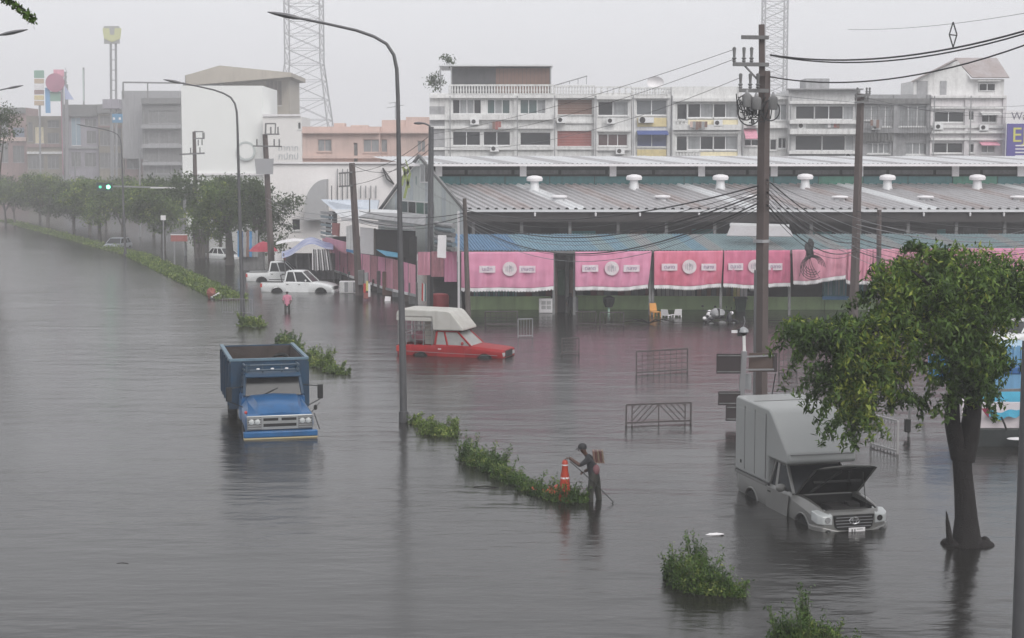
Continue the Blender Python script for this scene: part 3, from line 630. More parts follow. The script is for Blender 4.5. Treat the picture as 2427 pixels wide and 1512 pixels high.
E0 = P(1098, 496, 96); ZE = E0.z; XE = E0.x; ZR = zat(438, 106); RV = Vector((SK.x*10/SK.y, 10, ZR-ZE))
MEA = [corr('roof_sheet', 1.05, RV, 2, .1, m) for m in (M_alu, M_alu, M_aluh, M_alu2)]
sheets(hall, 42, XE, 96, ZE, 1.055, lambda k: MEA[(0,1,0,2,1,0,3,0,1,2)[k%10]])
obj('gutter', MB().box(XE-.1, XE+44.5, 95.86, 95.98, ZE-.16, ZE-.01), M_alu2, hall)
# clerestory with dark opening, stub posts, teal boards, and the upper roof
xr = XE + RV.x; ZU = zat(394, 106)
for k in range(16): obj('teal_board', MB().box(xr+k*2.95, xr+k*2.95+2.9, 106.02, 106.08, ZR+.02, zat(418,106)), mat('teal fascia board',(.05,.16,.17),.6,var=.5,streak=.5) if k < 7 or k%3 else mat('green fascia board',(.06,.22,.16),.6,var=.5,streak=.5), hall)
obj('clerestory_back', MB().box(xr, xr+47, 107.5, 107.6, ZR-1, ZU+.2), mat('clerestory shade',(.07,.07,.07),.9,var=.6,streak=.5), hall)  # dark backing, the shade inside the clerestory put into its colour
for k in range(15): obj('clerestory_louver', MB().box(xr+.3+k*3.1, xr+3.2+k*3.1, 106.5, 106.56, zat(417,106)+.1, zat(403,106)), M_dkgrey, hall)
for px in (1040,1240,1453,1663,1835,2038,2265,2420): x = xat(px,105.9); obj('clerestory_post', MB().box(x-.22, x+.22, 105.85, 106.01, zat(418,106), ZU), M_cwhite, hall)
XU = P(966, 392, 105).x
obj('fascia', MB().box(XU, xr+47, 104.86, 104.98, ZU, ZU+.16), M_cwhite, hall)
UV = Vector((SK.x*9/SK.y, 9, zat(371,114)-ZU-.16)); MEU = [corr('roof_sheet', 1.2, UV, 4, .04, m) for m in (M_alu2, M_alu2, M_alu)]
sheets(hall, 42, XU, 105, ZU+.16, 1.205, lambda k: MEU[(k*7)%3])
# interior
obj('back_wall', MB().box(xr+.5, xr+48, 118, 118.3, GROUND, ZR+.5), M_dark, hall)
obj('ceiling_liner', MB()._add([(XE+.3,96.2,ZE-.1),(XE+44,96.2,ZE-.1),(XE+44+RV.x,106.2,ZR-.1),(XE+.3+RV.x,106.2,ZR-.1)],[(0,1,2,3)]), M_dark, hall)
obj('front_beam', MB().box(XE+.3, XE+44, 96.05, 96.25, ZE-.75, ZE-.17), mat('dark beam',(.05,.045,.045),.8,var=.4), hall)  # beam in a near-black brown tone
for k in range(16): obj('roof_column', MB().box(XE+.5+k*2.9, XE+.68+k*2.9, 96.3, 96.5, GROUND, ZE-.76), M_dkgrey, hall)
for k in range(24):
    x = XE+1+k*1.85; z = random.uniform(3.8, 4.6); obj('hanging_board', MB().box(x, x+random.uniform(.5,1.5), 97.5+k%3, 97.55+k%3, z-random.uniform(.3,.9), z), (M_dkgrey, M_brown, M_dark, M_teal)[k%4], hall)
for px in (1268,1412,1517,1657,1797,2190,2300,2380): 
    c = P(px, 500, 95.9); obj('eave_hook', MB().lathe([(.02,0),(.07,-.1),(.05,-.26)], (c.x,95.93,ZE-.15), 'z', 8), M_cwhite, hall)
# turbine ventilators: hood on a stub
VT = MB().lathe([(.36,0),(.3,.25),(.26,.62)], n=14); VC = MB().lathe([(.3,.6),(.5,.64),(.53,.8),(.45,.92),(.15,.99)], n=16)
VTm = mesh_of('roof_ventilator', VT, M_alu2, smooth=True); VCm = mesh_of('ventilator_cap', VC, M_cwhite, smooth=True)
for i, (px, py) in enumerate([(1267,453),(1503,450),(1708,450),(1909,448),(2104,450),(2317,450),(1325,477),(1570,477),(1780,477),(1992,478),(2195,478),(2416,478)]):
    tt = (497-py)/(497-438); yy = 96+10*tt; zz = ZE+(ZR-ZE)*tt; x = xat(px, yy)
    v = inst('roof_ventilator', VTm, hall, (x, yy, zz-.02), scale=(1,1,1 if i < 6 else .45)); c = inst('ventilator_cap', VCm, v, (x, yy, zz-.02), scale=(1,1,1))
    if i >= 6: c.location = (0,0,-.2)
# gable at the skewed left side
def L(t, z=0, off=0): return Vector((XE+.05 + SK.x*t - .946*off, 96 + SK.y*t - .324*off, z))
zg0 = ZE; tr = 9.6; zgr = zat(371, 106); t2 = 21; zg2 = zat(512, 114)
gw = MB()
for k in range(22):
    a, b_ = t2*k/22, t2*(k+1)/22-.03
    def top(t_): return zg0 + (zgr-zg0)*t_/tr if t_ < tr else zgr + (zg2-zgr)*(t_-tr)/(t2-tr)
    m_ = MB()._add([L(a,2.5), L(b_,2.5), L(b_,top(b_)-.05), L(a,top(a)-.05), L(a,2.5,-.05), L(b_,2.5,-.05), L(b_,top(b_)-.05,-.05), L(a,top(a)-.05,-.05)], [(0,1,2,3),(7,6,5,4),(0,4,5,1),(1,5,6,2),(2,6,7,3),(3,7,4,0)])
    obj('gable_sheet', m_, mat('pale green white cladding',(.62,.66,.64),.55,var=.25,streak=.3,dirt=(.35,.38,.36)) if k%4 else mat('cooler cladding',(.55,.6,.62),.55,var=.3,streak=.4), hall)
obj('gable_trim', MB().bar(L(-.6,zg0-.1,.1), L(tr,zgr+.05,.1), .14, .2).bar(L(tr,zgr+.05,.1), L(t2+.8,zg2-.2,.1), .14, .2), M_dkgrey, hall)
def gwin(t0, t1, z0, z1, n, g, root=hall):
    f = MB()
    for k in range(n+1): t_ = t0+(t1-t0)*k/n; f.bar(L(t_,z0,.06), L(t_,z1,.06), .07)
    f.bar(L(t0,z0,.06), L(t1,z0,.06), .08); f.bar(L(t0,z1,.06), L(t1,z1,.06), .08)
    fo = obj('window', f, M_frame, root)
    for k in range(n):
        a, b_ = t0+(t1-t0)*k/n+.04, t0+(t1-t0)*(k+1)/n-.04
        obj('pane', MB().panel(L(a,z0,.04), L(b_,z0,.04), L(b_,z1,.04), L(a,z1,.04), .02), g[k%len(g)], fo)
gwin(6.5, 14.5, zat(510,103), zat(480,103), 4, (M_glassb, mat('dark green pane',(.03,.12,.08),.3), M_glass))
gwin(7.2, 9.4, zat(432,104), zat(388,104), 2, (M_glass, M_curt))
lf = MB()
for (px0,py0,px1,py1) in ((961,378,972,410),(972,410,958,470),(955,395,970,445),(952,440,962,400)): lf.bar(P(px0,py0,101.5), P(px1,py1,101.5), .16, .06)
tag(obj('leaf_emblem', lf, mat('emblem green',(.25,.3,.1),.5)), 'yellow green leaf shaped emblem on the gable beside the lamp post', 'emblem')

# ------------------------------------------------------------------ lean-to stalls in front: blue and grey awning, pink curtains, green wall
front = thing('market_stall_row', 'row of front stalls under a blue and grey corrugated awning', 'market stalls', (12, 91, 0))
ZA = zat(594, 89); ZB = zat(556, 93.5); AV = Vector((SK.x*2.5, 4.5, ZB-ZA)); XA = xat(1088, 89)
cols = [mat('blue awning sheet',(.09,.21,.36),.5,var=.45,streak=.4), mat('faded blue awning sheet',(.17,.3,.38),.5,var=.5,streak=.5), mat('grey teal awning sheet',(.22,.31,.33),.5,var=.5,streak=.5), mat('grey awning sheet',(.3,.31,.31),.5,var=.5,streak=.5)]
MEW = [corr('awning_sheet', .86, AV, 5, .05, m) for m in cols]
sheets(front, 42, XA, 89, ZA, .865, lambda k: MEW[0 if k < 4 else (1 if k < 9 or k%5==0 and k<20 else (2 if (k*3)%4 else 3))], name='awning_sheet')
obj('awning_beam', MB().box(XA, XA+31, 88.98, 89.08, ZA-.16, ZA-.02), M_dkgrey, front)
for px in (1090,1313,1362,1543,1550,1712,1876,2066,2190,2320): obj('stall_post', MB().box(xat(px,89.2)-.07, xat(px,89.2)+.07, 89.15, 89.3, GROUND, ZA-.03), M_dkgrey, front)
hut = MB().panel(P(1733,533,91), P(1868,536,91), P(1880,562,90), P(1722,560,90), .05); obj('raised_awning_ridge', hut, M_alu, front)
obj('ridge_cap', MB().bar(P(1730,532,91), P(1870,536,91), .25, .2), M_alu2, front)
gwY = 92.5
gwx0, gwx1 = xat(1113,gwY), xat(1300,gwY)
for (a, c, yt) in ((1113,1306,703),(1366,1548,701),(1552,1800,702),(1802,1960,704),(1962,2190,706)):
    obj('green_wall', MB().box(xat(a,gwY), xat(c,gwY), gwY, gwY+.15, GROUND, zat(yt,gwY)), M_green, front)
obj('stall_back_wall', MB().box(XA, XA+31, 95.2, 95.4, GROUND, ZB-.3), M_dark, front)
def boards(a, c, y0, y1, Y, m, n, name='shutter_slat'):
    for k in range(n):
        xa, xb = xat(a+(c-a)*k/n,Y), xat(a+(c-a)*(k+1)/n,Y)-.03
        obj(name, MB().box(xa, xb, Y-.05+(k%2)*.03, Y, zat(y1,Y), zat(y0,Y)), m if not isinstance(m, tuple) else m[k%len(m)], front)
boards(1122, 1226, 676, 703, 92.9, (M_teal, mat('grey blue slat',(.16,.22,.25),.6,var=.4), M_teal, mat('dark teal slat',(.03,.1,.11),.6)), 18)
boards(1560, 1652, 672, 702, 92.9, (mat('pale grey board',(.42,.41,.4),.7,var=.4,streak=.4), M_grey), 9)
boards(1655, 1748, 672, 702, 93.1, (M_brown, M_dkgrey), 8)
boards(1742, 1776, 668, 714, 92.2, (mat('yellow curtain',(.6,.58,.2),.7,var=.3), M_yel, M_cwhite, M_cwhite), 4, 'hanging_cloth')
boards(1230, 1310, 678, 703, 93.2, (M_dark, mat('dark red cloth',(.14,.03,.03),.8), M_dkgrey), 5, 'stored_goods')
boards(1368, 1548, 676, 702, 93.2, (M_dkgrey, M_dark, mat('dark red cloth',(.14,.03,.03),.8), M_brown), 11, 'stored_goods')
obj('small_grey_box', MB().box(xat(1783,92), xat(1802,92), 92, 92.4, zat(690,92), zat(680,92)), M_cwhite, front)
def shutterbox(a, c, y0, y1, Y):
    o = obj('blue_shutter', MB().box(xat(a,Y), xat(c,Y), Y, Y+.5, zat(y1,Y), zat(y0,Y)), mat('blue green shutter',(.05,.2,.25),.5,var=.3), front)
    for k in range(8): obj('shutter_slat', MB().box(xat(a,Y)+.06+k*(xat(c,Y)-xat(a,Y)-.1)/8, xat(a,Y)+.0+(k+1)*(xat(c,Y)-xat(a,Y)-.1)/8, Y-.04, Y-.003, zat(y1,Y)+.25, zat(y0,Y)-.1), cols[1 + (k%2)] if k%3 else M_teal, o)
    obj('sill', MB().box(xat(a,Y)-.1, xat(c,Y)+.1, Y-.12, Y-.05, zat(y1,Y), zat(y1-8,Y)), M_blue, o)
shutterbox(1958, 2012, 652, 710, 91.5); shutterbox(2030, 2052, 655, 706, 91.5)
# doorway clutter in the dark gap
for i, (a, c, y0, y1, m) in enumerate([(1314,1322,600,742,M_wood),(1323,1340,640,700,mat('dark green cloth',(.03,.06,.04),.9)),(1341,1350,610,742,M_dkgrey),(1315,1345,700,741,M_dark),(1351,1360,640,735,M_brown),(1362,1372,705,740,M_grey)]):
    obj('doorway_clutter', MB().box(xat(a,90.5), xat(c,90.5), 90.4+i*.08, 90.7+i*.08, zat(y1,90.5), zat(y0,90.5)), m, front, bevel=.03)

# pink curtains: cloth with folds, a white scalloped hem, printed boards and emblem
def curtain(label, tl, tr_, br, bl, Y, m, prints=(), hem=True, amp=.05, nf=7, seed=0):
    A, B, C, D = P(*tl,Y), P(*tr_,Y), P(*br,Y), P(*bl,Y); c = (A+B)/2
    r = thing('pink_curtain', label, 'curtain', (c.x, Y, c.z), 0, 'pink market curtains')
    def fn(u, v):
        p = (A*(1-u)+B*u)*(1-v) + (D*(1-u)+C*u)*v
        f_ = sin(u*nf*2*pi + seed + v*1.3)*amp*(.4+.6*v) + .03*sin(u*31+v*5+seed) + .03*noise.noise(Vector((u*9,v*5,seed)))
        return (p.x, Y + f_ - .12*sin(v*pi)*.5, p.z - .07*sin(u*pi)*v - .03*sin(u*9+seed)*v)
    g = MB().grid(fn, 90, 20); o = obj('canvas', g, m, r, smooth=True)
    sd = o.modifiers.new('cloth thickness', 'SOLIDIFY'); sd.thickness = .012
    if hem:
        h = MB(); n = 60
        for i in range(n):
            u0, u1 = i/n, (i+1)/n; p, q = Vector(fn(u0,1)), Vector(fn(u1,1)); dz = Vector((0,0,-.17-.05*abs(sin(i*1.57)))); e = Vector((0,-.02,.03))
            h._add([p+e,q+e,q+e+dz,p+e+dz], [(0,1,2,3)])
        obj('white_hem', h, M_cwhite, r)
    for (kind, px, py, s) in prints:
        u = (px-tl[0])/(tr_[0]-tl[0]); c = P(px, py, Y-.14)
        if kind == 'disc':
            d_ = obj('printed_disc', MB().lathe([(s*.6,-.005),(s*.6,.005)], (c.x,Y-.15,c.z), 'y', 24), mat('printed pale disc',(.74,.7,.71),.7,var=.5,scale=4,dirt=(.6,.3,.4)), r)
            s = s*.6; q = MB()
            for k in range(5): q.box(c.x-s*.55+k*s*.24, c.x-s*.45+k*s*.24, Y-.164, Y-.158, c.z-s*(.5-.08*abs(k-2)), c.z+s*(.55-.12*abs(k-2)))
            q.lathe([(s*.22,-.172),(s*.22,-.166)], (c.x+.1*s,Y,c.z+.2*s), 'y', 12)
            obj('printed_figure', q, mat('grey printed ink',(.4,.36,.4),.7,var=.3), d_)
        else:
            w_ = s*.62; d_ = obj('printed_panel', MB().box(c.x-w_, c.x+w_, Y-.135, Y-.13, c.z-.19, c.z+.19), mat('printed pale panel',(.78,.72,.75),.7,var=.5,scale=5,dirt=(.6,.3,.42)), r)
            lettering(kind, .29, mat('faded violet ink',(.3,.2,.34),.7,var=.6), d_, (c.x, Y-.142, c.z), sx=.95)
    return r
curtain('bright pink curtain nearest the street corner with pale disc between two white panels', (1093,597),(1312,597),(1312,680),(1093,682), 88.9, M_pink, (('นเฉิท',1155,638,.72),('disc',1208,637,.66),('เกษตร',1250,638,.72)), seed=1)
curtain('pink curtain right of the dark doorway with framed white print on its left', (1363,597),(1545,595),(1536,677),(1363,680), 88.9, M_pink, (('ตลาด',1399,636,.72),('disc',1450,636,.66),('กลาง',1497,636,.72)), seed=2)
curtain('pink curtain with a red stain spreading under its pale disc', (1550,595),(1714,594),(1709,674),(1550,677), 88.9, mat('stained pink canvas',(.78,.26,.38),.75,var=.7,scale=.5,streak=.4,dirt=(.5,.08,.12)), (('ตลาด',1587,633,.7),('disc',1634,632,.66),('กลาง',1680,633,.66)), seed=3)
curtain('deep pink curtain whose print is half hidden by the thick concrete pole', (1716,594),(1872,593),(1873,671),(1714,674), 88.8, mat('deep pink canvas',(.7,.2,.32),.75,var=.4,scale=.7,streak=.4), (('ตลาด',1744,632,.66),('disc',1789,631,.62),('กลาง',1838,632,.62)), seed=4)
curtain('pale pink curtain pulled up and torn open at its lower right corner', (1877,592),(2004,591),(2004,652),(1880,668), 88.6, M_pink2, (), seed=5, amp=.09, nf=4)
curtain('narrow pale pink curtain between the two right hand poles', (2005,591),(2068,590),(2068,665),(2005,664), 88.8, M_pink2, (), seed=6)
curtain('faded salmon pink curtain just right of the thin pole', (2070,590),(2190,589),(2190,640),(2070,660), 88.8, M_pink2, (), seed=7)
curtain('long pink curtain behind the tree crown at the right edge', (2194,589),(2470,588),(2470,660),(2194,655), 88.9, M_pink, (), seed=8, nf=12)

# ------------------------------------------------------------------ stalls down the side street
side = thing('side_stall_row', 'stalls under white sheet roofs down the side street left of the hall', 'market stalls', (-8, 108, 0))
def S(t, z=0, off=0): return Vector((XA + SK.x*t - .946*off, 89 + SK.y*t - .324*off, z))
# short corner piece: rolled awnings above pink
for k in range(6):
    z = zat(532,91) - k*.26; obj('rolled_awning', MB().tube([S(-.1,z,.35+.04*(k%2)), S(1.6,z-.02,.37), S(3.4,z+.03,.35)], .14, 8), (M_grey, mat('grey blue roll',(.2,.25,.28),.7,var=.5), M_dkgrey)[k%3], side, smooth=True)
obj('corner_post', MB().bar(S(-.2,GROUND,.1), S(-.2,zat(500,89),.1), .12), M_cwhite, side)
obj('hanging_white_cloth', MB().panel(P(1038,557,88.6), P(1058,557,88.6), P(1057,612,88.6), P(1036,610,88.6), .02), M_cwhite, side)
def vmat(k): return (M_pink2, M_pink, mat('rose canvas',(.5,.22,.26),.75,var=.5,streak=.6), M_pink2)[k%4]
k = 0
for (px, yt0, yb0) in [(1083,596,668),(1052,596,656),(1020,597,652)]:
    nx = px-31; a = P(px,yt0,90); k += 1
    obj('pink_valance', MB().grid(lambda u,v,px=px,yt0=yt0,yb0=yb0: tuple(P(px-30*u, yt0+(yb0-yt0)*v, 90+.9*u+(1083-px)/31*.9 + .05*sin(u*20+v))), 10, 5), vmat(k), side, smooth=True)
for i in range(12):
    px0 = 985-i*18; px1 = px0-17.2; f0 = (985-px0)/216; f1 = (985-px1)/216; k += 1
    def vp(u, v, px0=px0, px1=px1, f0=f0, f1=f1, i=i):
        px = px0+(px1-px0)*u; f_ = f0+(f1-f0)*u; yt = 628-f_*58 if f_ < .25 else 613.5-(f_-.25)*36; yb = 700-f_*50 if f_ < .35 else 682-(f_-.35)*75
        return tuple(P(px, yt+(yb-yt)*v, 95+f_*26 + .08*sin(u*14+i+v*2)))
    obj('pink_valance', MB().grid(vp, 8, 5), vmat(k+i//3), side, smooth=True)
    if i%2 == 0:
        pts_ = [vp(0,1), (vp(0,1)[0],vp(0,1)[1]+.3,GROUND)]; obj('stall_post', MB().bar(Vector(pts_[0])+Vector((0,.3,0)), pts_[1], .13), M_dkgrey, side)
    a = Vector(vp(0,1)); b_ = Vector(vp(1,1)); obj('valance_hem', MB().bar(a+Vector((0,-.1,0)), b_+Vector((0,-.1,0)), .05, .16), M_cwhite if i%3 else M_grey, side)
# dark sheet standing in for the shade below and behind
obj('recess_shade', MB()._add([P(988,735,98)+Vector((0,0,0)), P(770,640,126), P(770,560,126), P(988,560,98)],[(0,1,2,3)]), M_dark, side)
for i in range(14):
    f_ = i/14; px = 978-f_*195; Yq = 96.5+f_*24; h = random.uniform(.7,1.5); x = xat(px,Yq)
    obj('stacked_goods', MB().box(x-random.uniform(.2,.5), x+random.uniform(.1,.4), Yq, Yq+.5, GROUND, h), (M_dkgrey, M_wood, M_dark, M_grey, M_brown)[i%5], side, bevel=.04)
# upper storey: white sheet roofs, sign boxes, shade sheet in the opening
def sheetpoly(name, pts_, m, th=.08): obj(name, MB().panel(*pts_, th), m, side)
sheetpoly('white_roof_sheet', (P(762,474,122), P(900,476,112), P(895,498,108), P(790,498,118)), mat('pale blue white sheet',(.66,.72,.8),.45,var=.2,streak=.2))
sheetpoly('white_roof_sheet', (P(790,498.6,118), P(880,498.6,109), P(850,524,106), P(812,521,112)), M_alu2)
sheetpoly('eave_strip', (P(812,514,106), P(985,536,99), P(985,546,99), P(812,522,106)), M_cwhite, .1)
sheetpoly('grey_roof_sheet', (P(878,505,106), P(1010,512,98), P(1008,536,97), P(850,516,104)), M_grey)
sheetpoly('roof_beam_board', (P(880,498,107), P(945,500,104), P(944,512,103), P(878,510,106)), M_alu2)
sheetpoly('white_side_panel', (P(823,536,107), P(845,531,106), P(845,607,106), P(823,590,107)), M_white)
sheetpoly('white_side_panel', (P(856,538,104.5), P(888,542,103), P(888,604,103), P(856,600,104.5)), M_cwhite)
sheetpoly('opening_shade', (P(889,543,103), P(985,547,99.5), P(985,612,99.5), P(889,606,103)), M_dark)  # flat dark panel, the opening's shade painted as its colour
sheetpoly('opening_frame', (P(886,541,102.9), P(891,541.5,102.9), P(891,606,102.9), P(886,604,102.9)), M_wood)
sheetpoly('blue_tarp', (P(892,592,101), P(950,601,99), P(952,612,98), P(915,607,99.5)), mat('blue tarp',(.08,.28,.42),.5,var=.4), .03)
sheetpoly('lower_blue_rail', (P(823,590,106.5), P(856,597,105), P(855,603,105), P(823,596,106.5)), M_blue)
for i in range(7): sheetpoly('louver', (P(762,500+i*9.5,121), P(790,503+i*10,118), P(790,509+i*10,118), P(762,506+i*9.5,121)), (M_grey, mat('grey blue roll',(.2,.25,.28),.7,var=.5))[i%2])
sheetpoly('faded_banner', (P(790,528,117.5), P(806,529,116), P(805,560,116), P(789,556,117.5)), M_red)
sheetpoly('pink_upper_board', (P(766,560,121), P(822,574,112), P(822,600,112), P(768,580,121)), M_pink2)
for (px,y0,y1,Yq) in ((800,437,466,118),(812,437,466,117),(876,470,503,108),(786,440,466,119)): obj('roof_rod', MB().bar(P(px,y0,Yq), P(px,y1+8,Yq), .07), M_dkgrey, side)
# ------------------------------------------------------------------ street lamps, poles, wires
def lamp(label, px, pyb, hs=1.0, D=None, dirx=-1, base=None):
    b_ = base or G(px, pyb); r = thing('street_lamp', label, 'street lamp', (b_.x, b_.y, 0), 0, 'tall curved street lamps')
    k = hs; x, y = b_.x, b_.y
    obj('pole', MB().tube([(x,y,GROUND),(x-.02,y,2),(x-.08,y,6*k),(x-.12*-dirx,y,10.4*k)], [.125,.115,.09,.065], 10), M_lamp, r, smooth=True)
    obj('base_sleeve', MB().tube([(x,y,GROUND),(x,y,.35)], .16, 10), M_lamp, r)
    p0 = Vector((x-.12*-dirx,y,10.4*k)); arm = [p0 + Vector((dirx*a, 0, z*k)) for a, z in ((0,0),(.03,.9),(.12,1.35),(.35,1.7),(.75,1.93),(1.3,2.12),(2.2,2.32),(3.1,2.5))]
    obj('arm', MB().tube(arm, [.065,.06,.055,.05,.048,.045,.042,.04], 8), M_lamp, r, smooth=True)
    e = arm[-1]; q = MB(); q.M = Matrix.Translation(e) @ Matrix.Rotation(dirx*-R(11), 4, 'Y')
    q.loft([[(dirx*a, wd*cos(t), h*sin(t)) for t in [i*pi/4 for i in range(8)]] for a, wd, h in ((-.05,.05,.04),(.15,.11,.07),(.45,.15,.08),(.8,.1,.05),(1.02,.03,.015))])
    obj('lamp_head', q, mat('lamp housing',(.16,.16,.165),.4,metal=.3), r, smooth=True); return r
lamp('tallest nearest street lamp standing in the water right of the blue truck', 957, 1000)
lamp('second street lamp, behind the left end of the weed clumps', 575, 742)
b3 = G(297, 607); lamp('third and farthest street lamp at the hazy median', 297, 607, hs=.93)
for (tx, ty, D, lb) in ((65,88,62.7,'lamp arm reaching in from the left edge, upper one'),(55,213,105,'lamp arm reaching in from the left edge, lower one')):
    tp = P(tx, ty, D); lamp(lb, 0, 0, dirx=1, base=Vector((tp.x-4.2, D, 0)), hs=(tp.z+.15)/12.95)

def insul(root, x, y, z, h=.28): obj('insulator', MB().lathe([(.03,0),(.07,.05),(.04,.09),(.08,.14),(.04,.18),(.06,h-.03),(.02,h)], (x,y,z), 'z', 8), M_dkgrey, root)
def upole(label, top, base, r0, r1, m=M_conc, sq=True, name='utility_pole'):
    r = thing(name, label, 'utility pole', (base.x, base.y, 0)); b0 = base.copy(); d = (top-base); b0 = base - d*(.7/d.z)
    q = MB(); q.tube([b0, top], [r0, r1], 4 if sq else 10); obj('shaft', q, m, r, bevel=.02 if sq else 0); return r
YB = 53.0
base = P(1803, 985, YB); base = Vector((P(1803,940,YB).x, YB, 0)); top = P(1812, 168, YB)
big = upole('thickest concrete pole with crossarms and transformer drum, behind the silver box pickup', top, base, .235, .2)
t1, t2_ = P(1806,180,YB-.32), P(1805,58,YB-.32); obj('pole_extension', MB().bar(t1, t2_, .17), M_conc, big)
for (pxa, py, ins) in ((1757,88,0),(1737,152,1),(1752,214,1)):
    a = P(pxa,py,YB-.5); c = P(1822,py+1,YB-.5); obj('crossarm', MB().bar(a, c, .12, .12), M_dkgrey, big)
    if ins:
        for q in (pxa+3, pxa+26, pxa+44): z = P(q,py,YB-.5); insul(big, z.x, z.y, z.z+.05, .5)
obj('arm_brace', MB().bar(P(1765,156,YB-.5), P(1797,190,YB-.4), .05).bar(P(1770,218,YB-.5), P(1800,250,YB-.4), .05), M_dkgrey, big)
for (px, py, rr, hh) in ((1770,240,.15,.36),(1792,246,.17,.34),(1832,246,.15,.36)):
    c = P(px,py+14,YB-.55); tr_ = obj('transformer', MB().lathe([(rr*.9,0),(rr,.04),(rr,hh),(rr*.85,hh+.05),(.04,hh+.1)], tuple(c), 'z', 12), M_dkgrey, big, smooth=True)
    obj('bushing', MB().lathe([(.04,0),(.06,.06),(.03,.16)], (c.x,c.y,c.z+hh+.05), 'z', 6), M_grey, tr_)
ring = MB(); 
for (px,py,s_) in ((1768,262,.28),(1776,268,.36),(1826,262,.3),(1764,244,.22)):
    c = P(px,py,YB-.6); ring.tube([(c.x+s_*cos(a), c.y, c.z+s_*1.1*sin(a)) for a in [i*2*pi/18 for i in range(19)]], .022, 5, False)
obj('coiled_cable', ring, M_wire, big)
wr = MB()
for k in range(18):
    a = P(1745+k*5, 222+ (k*7)%30, YB-.5); c = P(1752+(k*23)%80, 262+(k*11)%30, YB-.45); m_ = (a+c)/2+Vector((0,0,-.3)); wr.tube([a,m_,c], .018, 4, False)
obj('jumper_wires', wr, M_wire, big)
obj('clamp_band', MB().lathe([(.27,0),(.27,.1)], (P(1804,575,YB).x,YB,P(1804,575,YB).z), 'z', 4), M_grey, big)
obj('conduit', MB().bar(Vector((base.x-.26,YB-.3,GROUND)), P(1799,640,YB-.3)+Vector((-.12,0,0)), .08), M_lamp, big)
stay = MB().tube([P(1838,885,YB-1), P(1822,985,YB-.6)], .02, 5); obj('stay_wire', stay, M_wire, big)

p2 = upole('slightly leaning brown pole right of centre, behind the tree crown', P(2040,222,82), Vector((P(2022,775,82).x,82,0)), .25, .19)
for (a, c, py) in ((2030,2062,228),(2026,2058,243)):
    obj('crossarm', MB().bar(P(a,py,81.6), P(c,py-3,81.6), .12), M_dkgrey, p2)
    for q in (a+2, c-8, c-1): z = P(q,py-2,81.6); insul(p2, z.x, z.y, z.z+.05, .35)
upole('short thin pole in front of the pink curtains, right of the leaning brown pole', P(2084,497,86), Vector((P(2082,745,86).x,86,0)), .16, .13)
p3 = upole('thin dark wooden post at the corner of the blue awning', P(1101,470,88), Vector((P(1110,748,88).x,88,0)), .17, .11, M_wood, False)
p4 = upole('tall dark pole with a small lamp at the street corner behind the red pickup', P(1022,300,93), Vector((P(1019,722,93).x,93,0)), .2, .16, M_lamp)
obj('lamp_arm', MB().tube([P(1022,306,92.8), P(1018,298,92.8), P(1008,293,92.8), P(994,291,92.8)], .06, 6), M_lamp, p4); obj('lamp_head', MB().blob(tuple(P(992,292,92.8)), (.3,.12,.08), 8, 4, 0), M_lamp, p4)
p5 = upole('concrete pole tilted left with clustered boxes at its foot, beside the white double cab pickup', P(834,386,103), Vector((P(852,702,103).x,103,0)), .26, .2)
obj('switch_box', MB().box(P(842,0,102).x, P(856,0,102).x, 102.2, 102.6, zat(675,102.4), zat(640,102.4)), M_dkgrey, p5, bevel=.03)
obj('switch_box', MB().box(P(857,0,102).x, P(866,0,102).x, 102.2, 102.6, zat(672,102.4), zat(646,102.4)), M_grey, p5, bevel=.03)
obj('crossarm', MB().bar(P(803,411,102.8), P(836,408,102.8), .1).bar(P(803,442,102.8), P(836,440,102.8), .1), M_dkgrey, p5)
for (px,) in ((806,),(818,),(828,)): z = P(px,440,102.8); obj('insulator', MB().bar(z, z+Vector((0,0,.8)), .06), M_dkgrey, p5)
p6 = upole('grey pole with square crossarm frames and a grey banner, among the left trees', P(628,318,122), Vector((P(645,655,122).x,122,0)), .27, .2)
obj('crossarm_frame', MB().bar(P(629,318,121.8), P(630,292,121.8), .12).bar(P(629,293,121.8), P(654,293,121.8), .1).bar(P(631,318,121.8), P(662,318,121.8), .1).bar(P(653,294,121.8), P(652,317,121.8), .08).bar(P(600,346,121.8), P(668,347,121.8), .1), M_dkgrey, p6)
for (px,py) in ((642,318),(659,318),(650,347),(609,347),(662,347)): z = P(px,py,121.7); obj('insulator', MB().bar(z, z+Vector((0,0,.55)), .1), M_dkgrey, p6)
obj('grey_banner', MB().panel(P(603,376,121.5), P(649,376,121.5), P(647,413,121.5), P(608,413,121.5), .05), mat('grey banner',(.33,.33,.34),.7), p6)
p7 = upole('thin pole with three crossarms in front of the blank white building', P(460,312,165), Vector((P(466,560,165).x,165,0)), .3, .18)
obj('crossarm', MB().bar(P(460,312,164.8), P(482,312,164.8), .12).bar(P(458,328,164.8), P(485,328,164.8), .12).bar(P(425,366,164.8), P(485,363,164.8), .16), M_dkgrey, p7)
for (px,py) in ((481,328),(484,328),(470,345),(479,344),(452,364),(474,363)): z = P(px,py,164.7); obj('insulator', MB().bar(z, z+Vector((0,0,.6)), .1), M_dkgrey, p7)
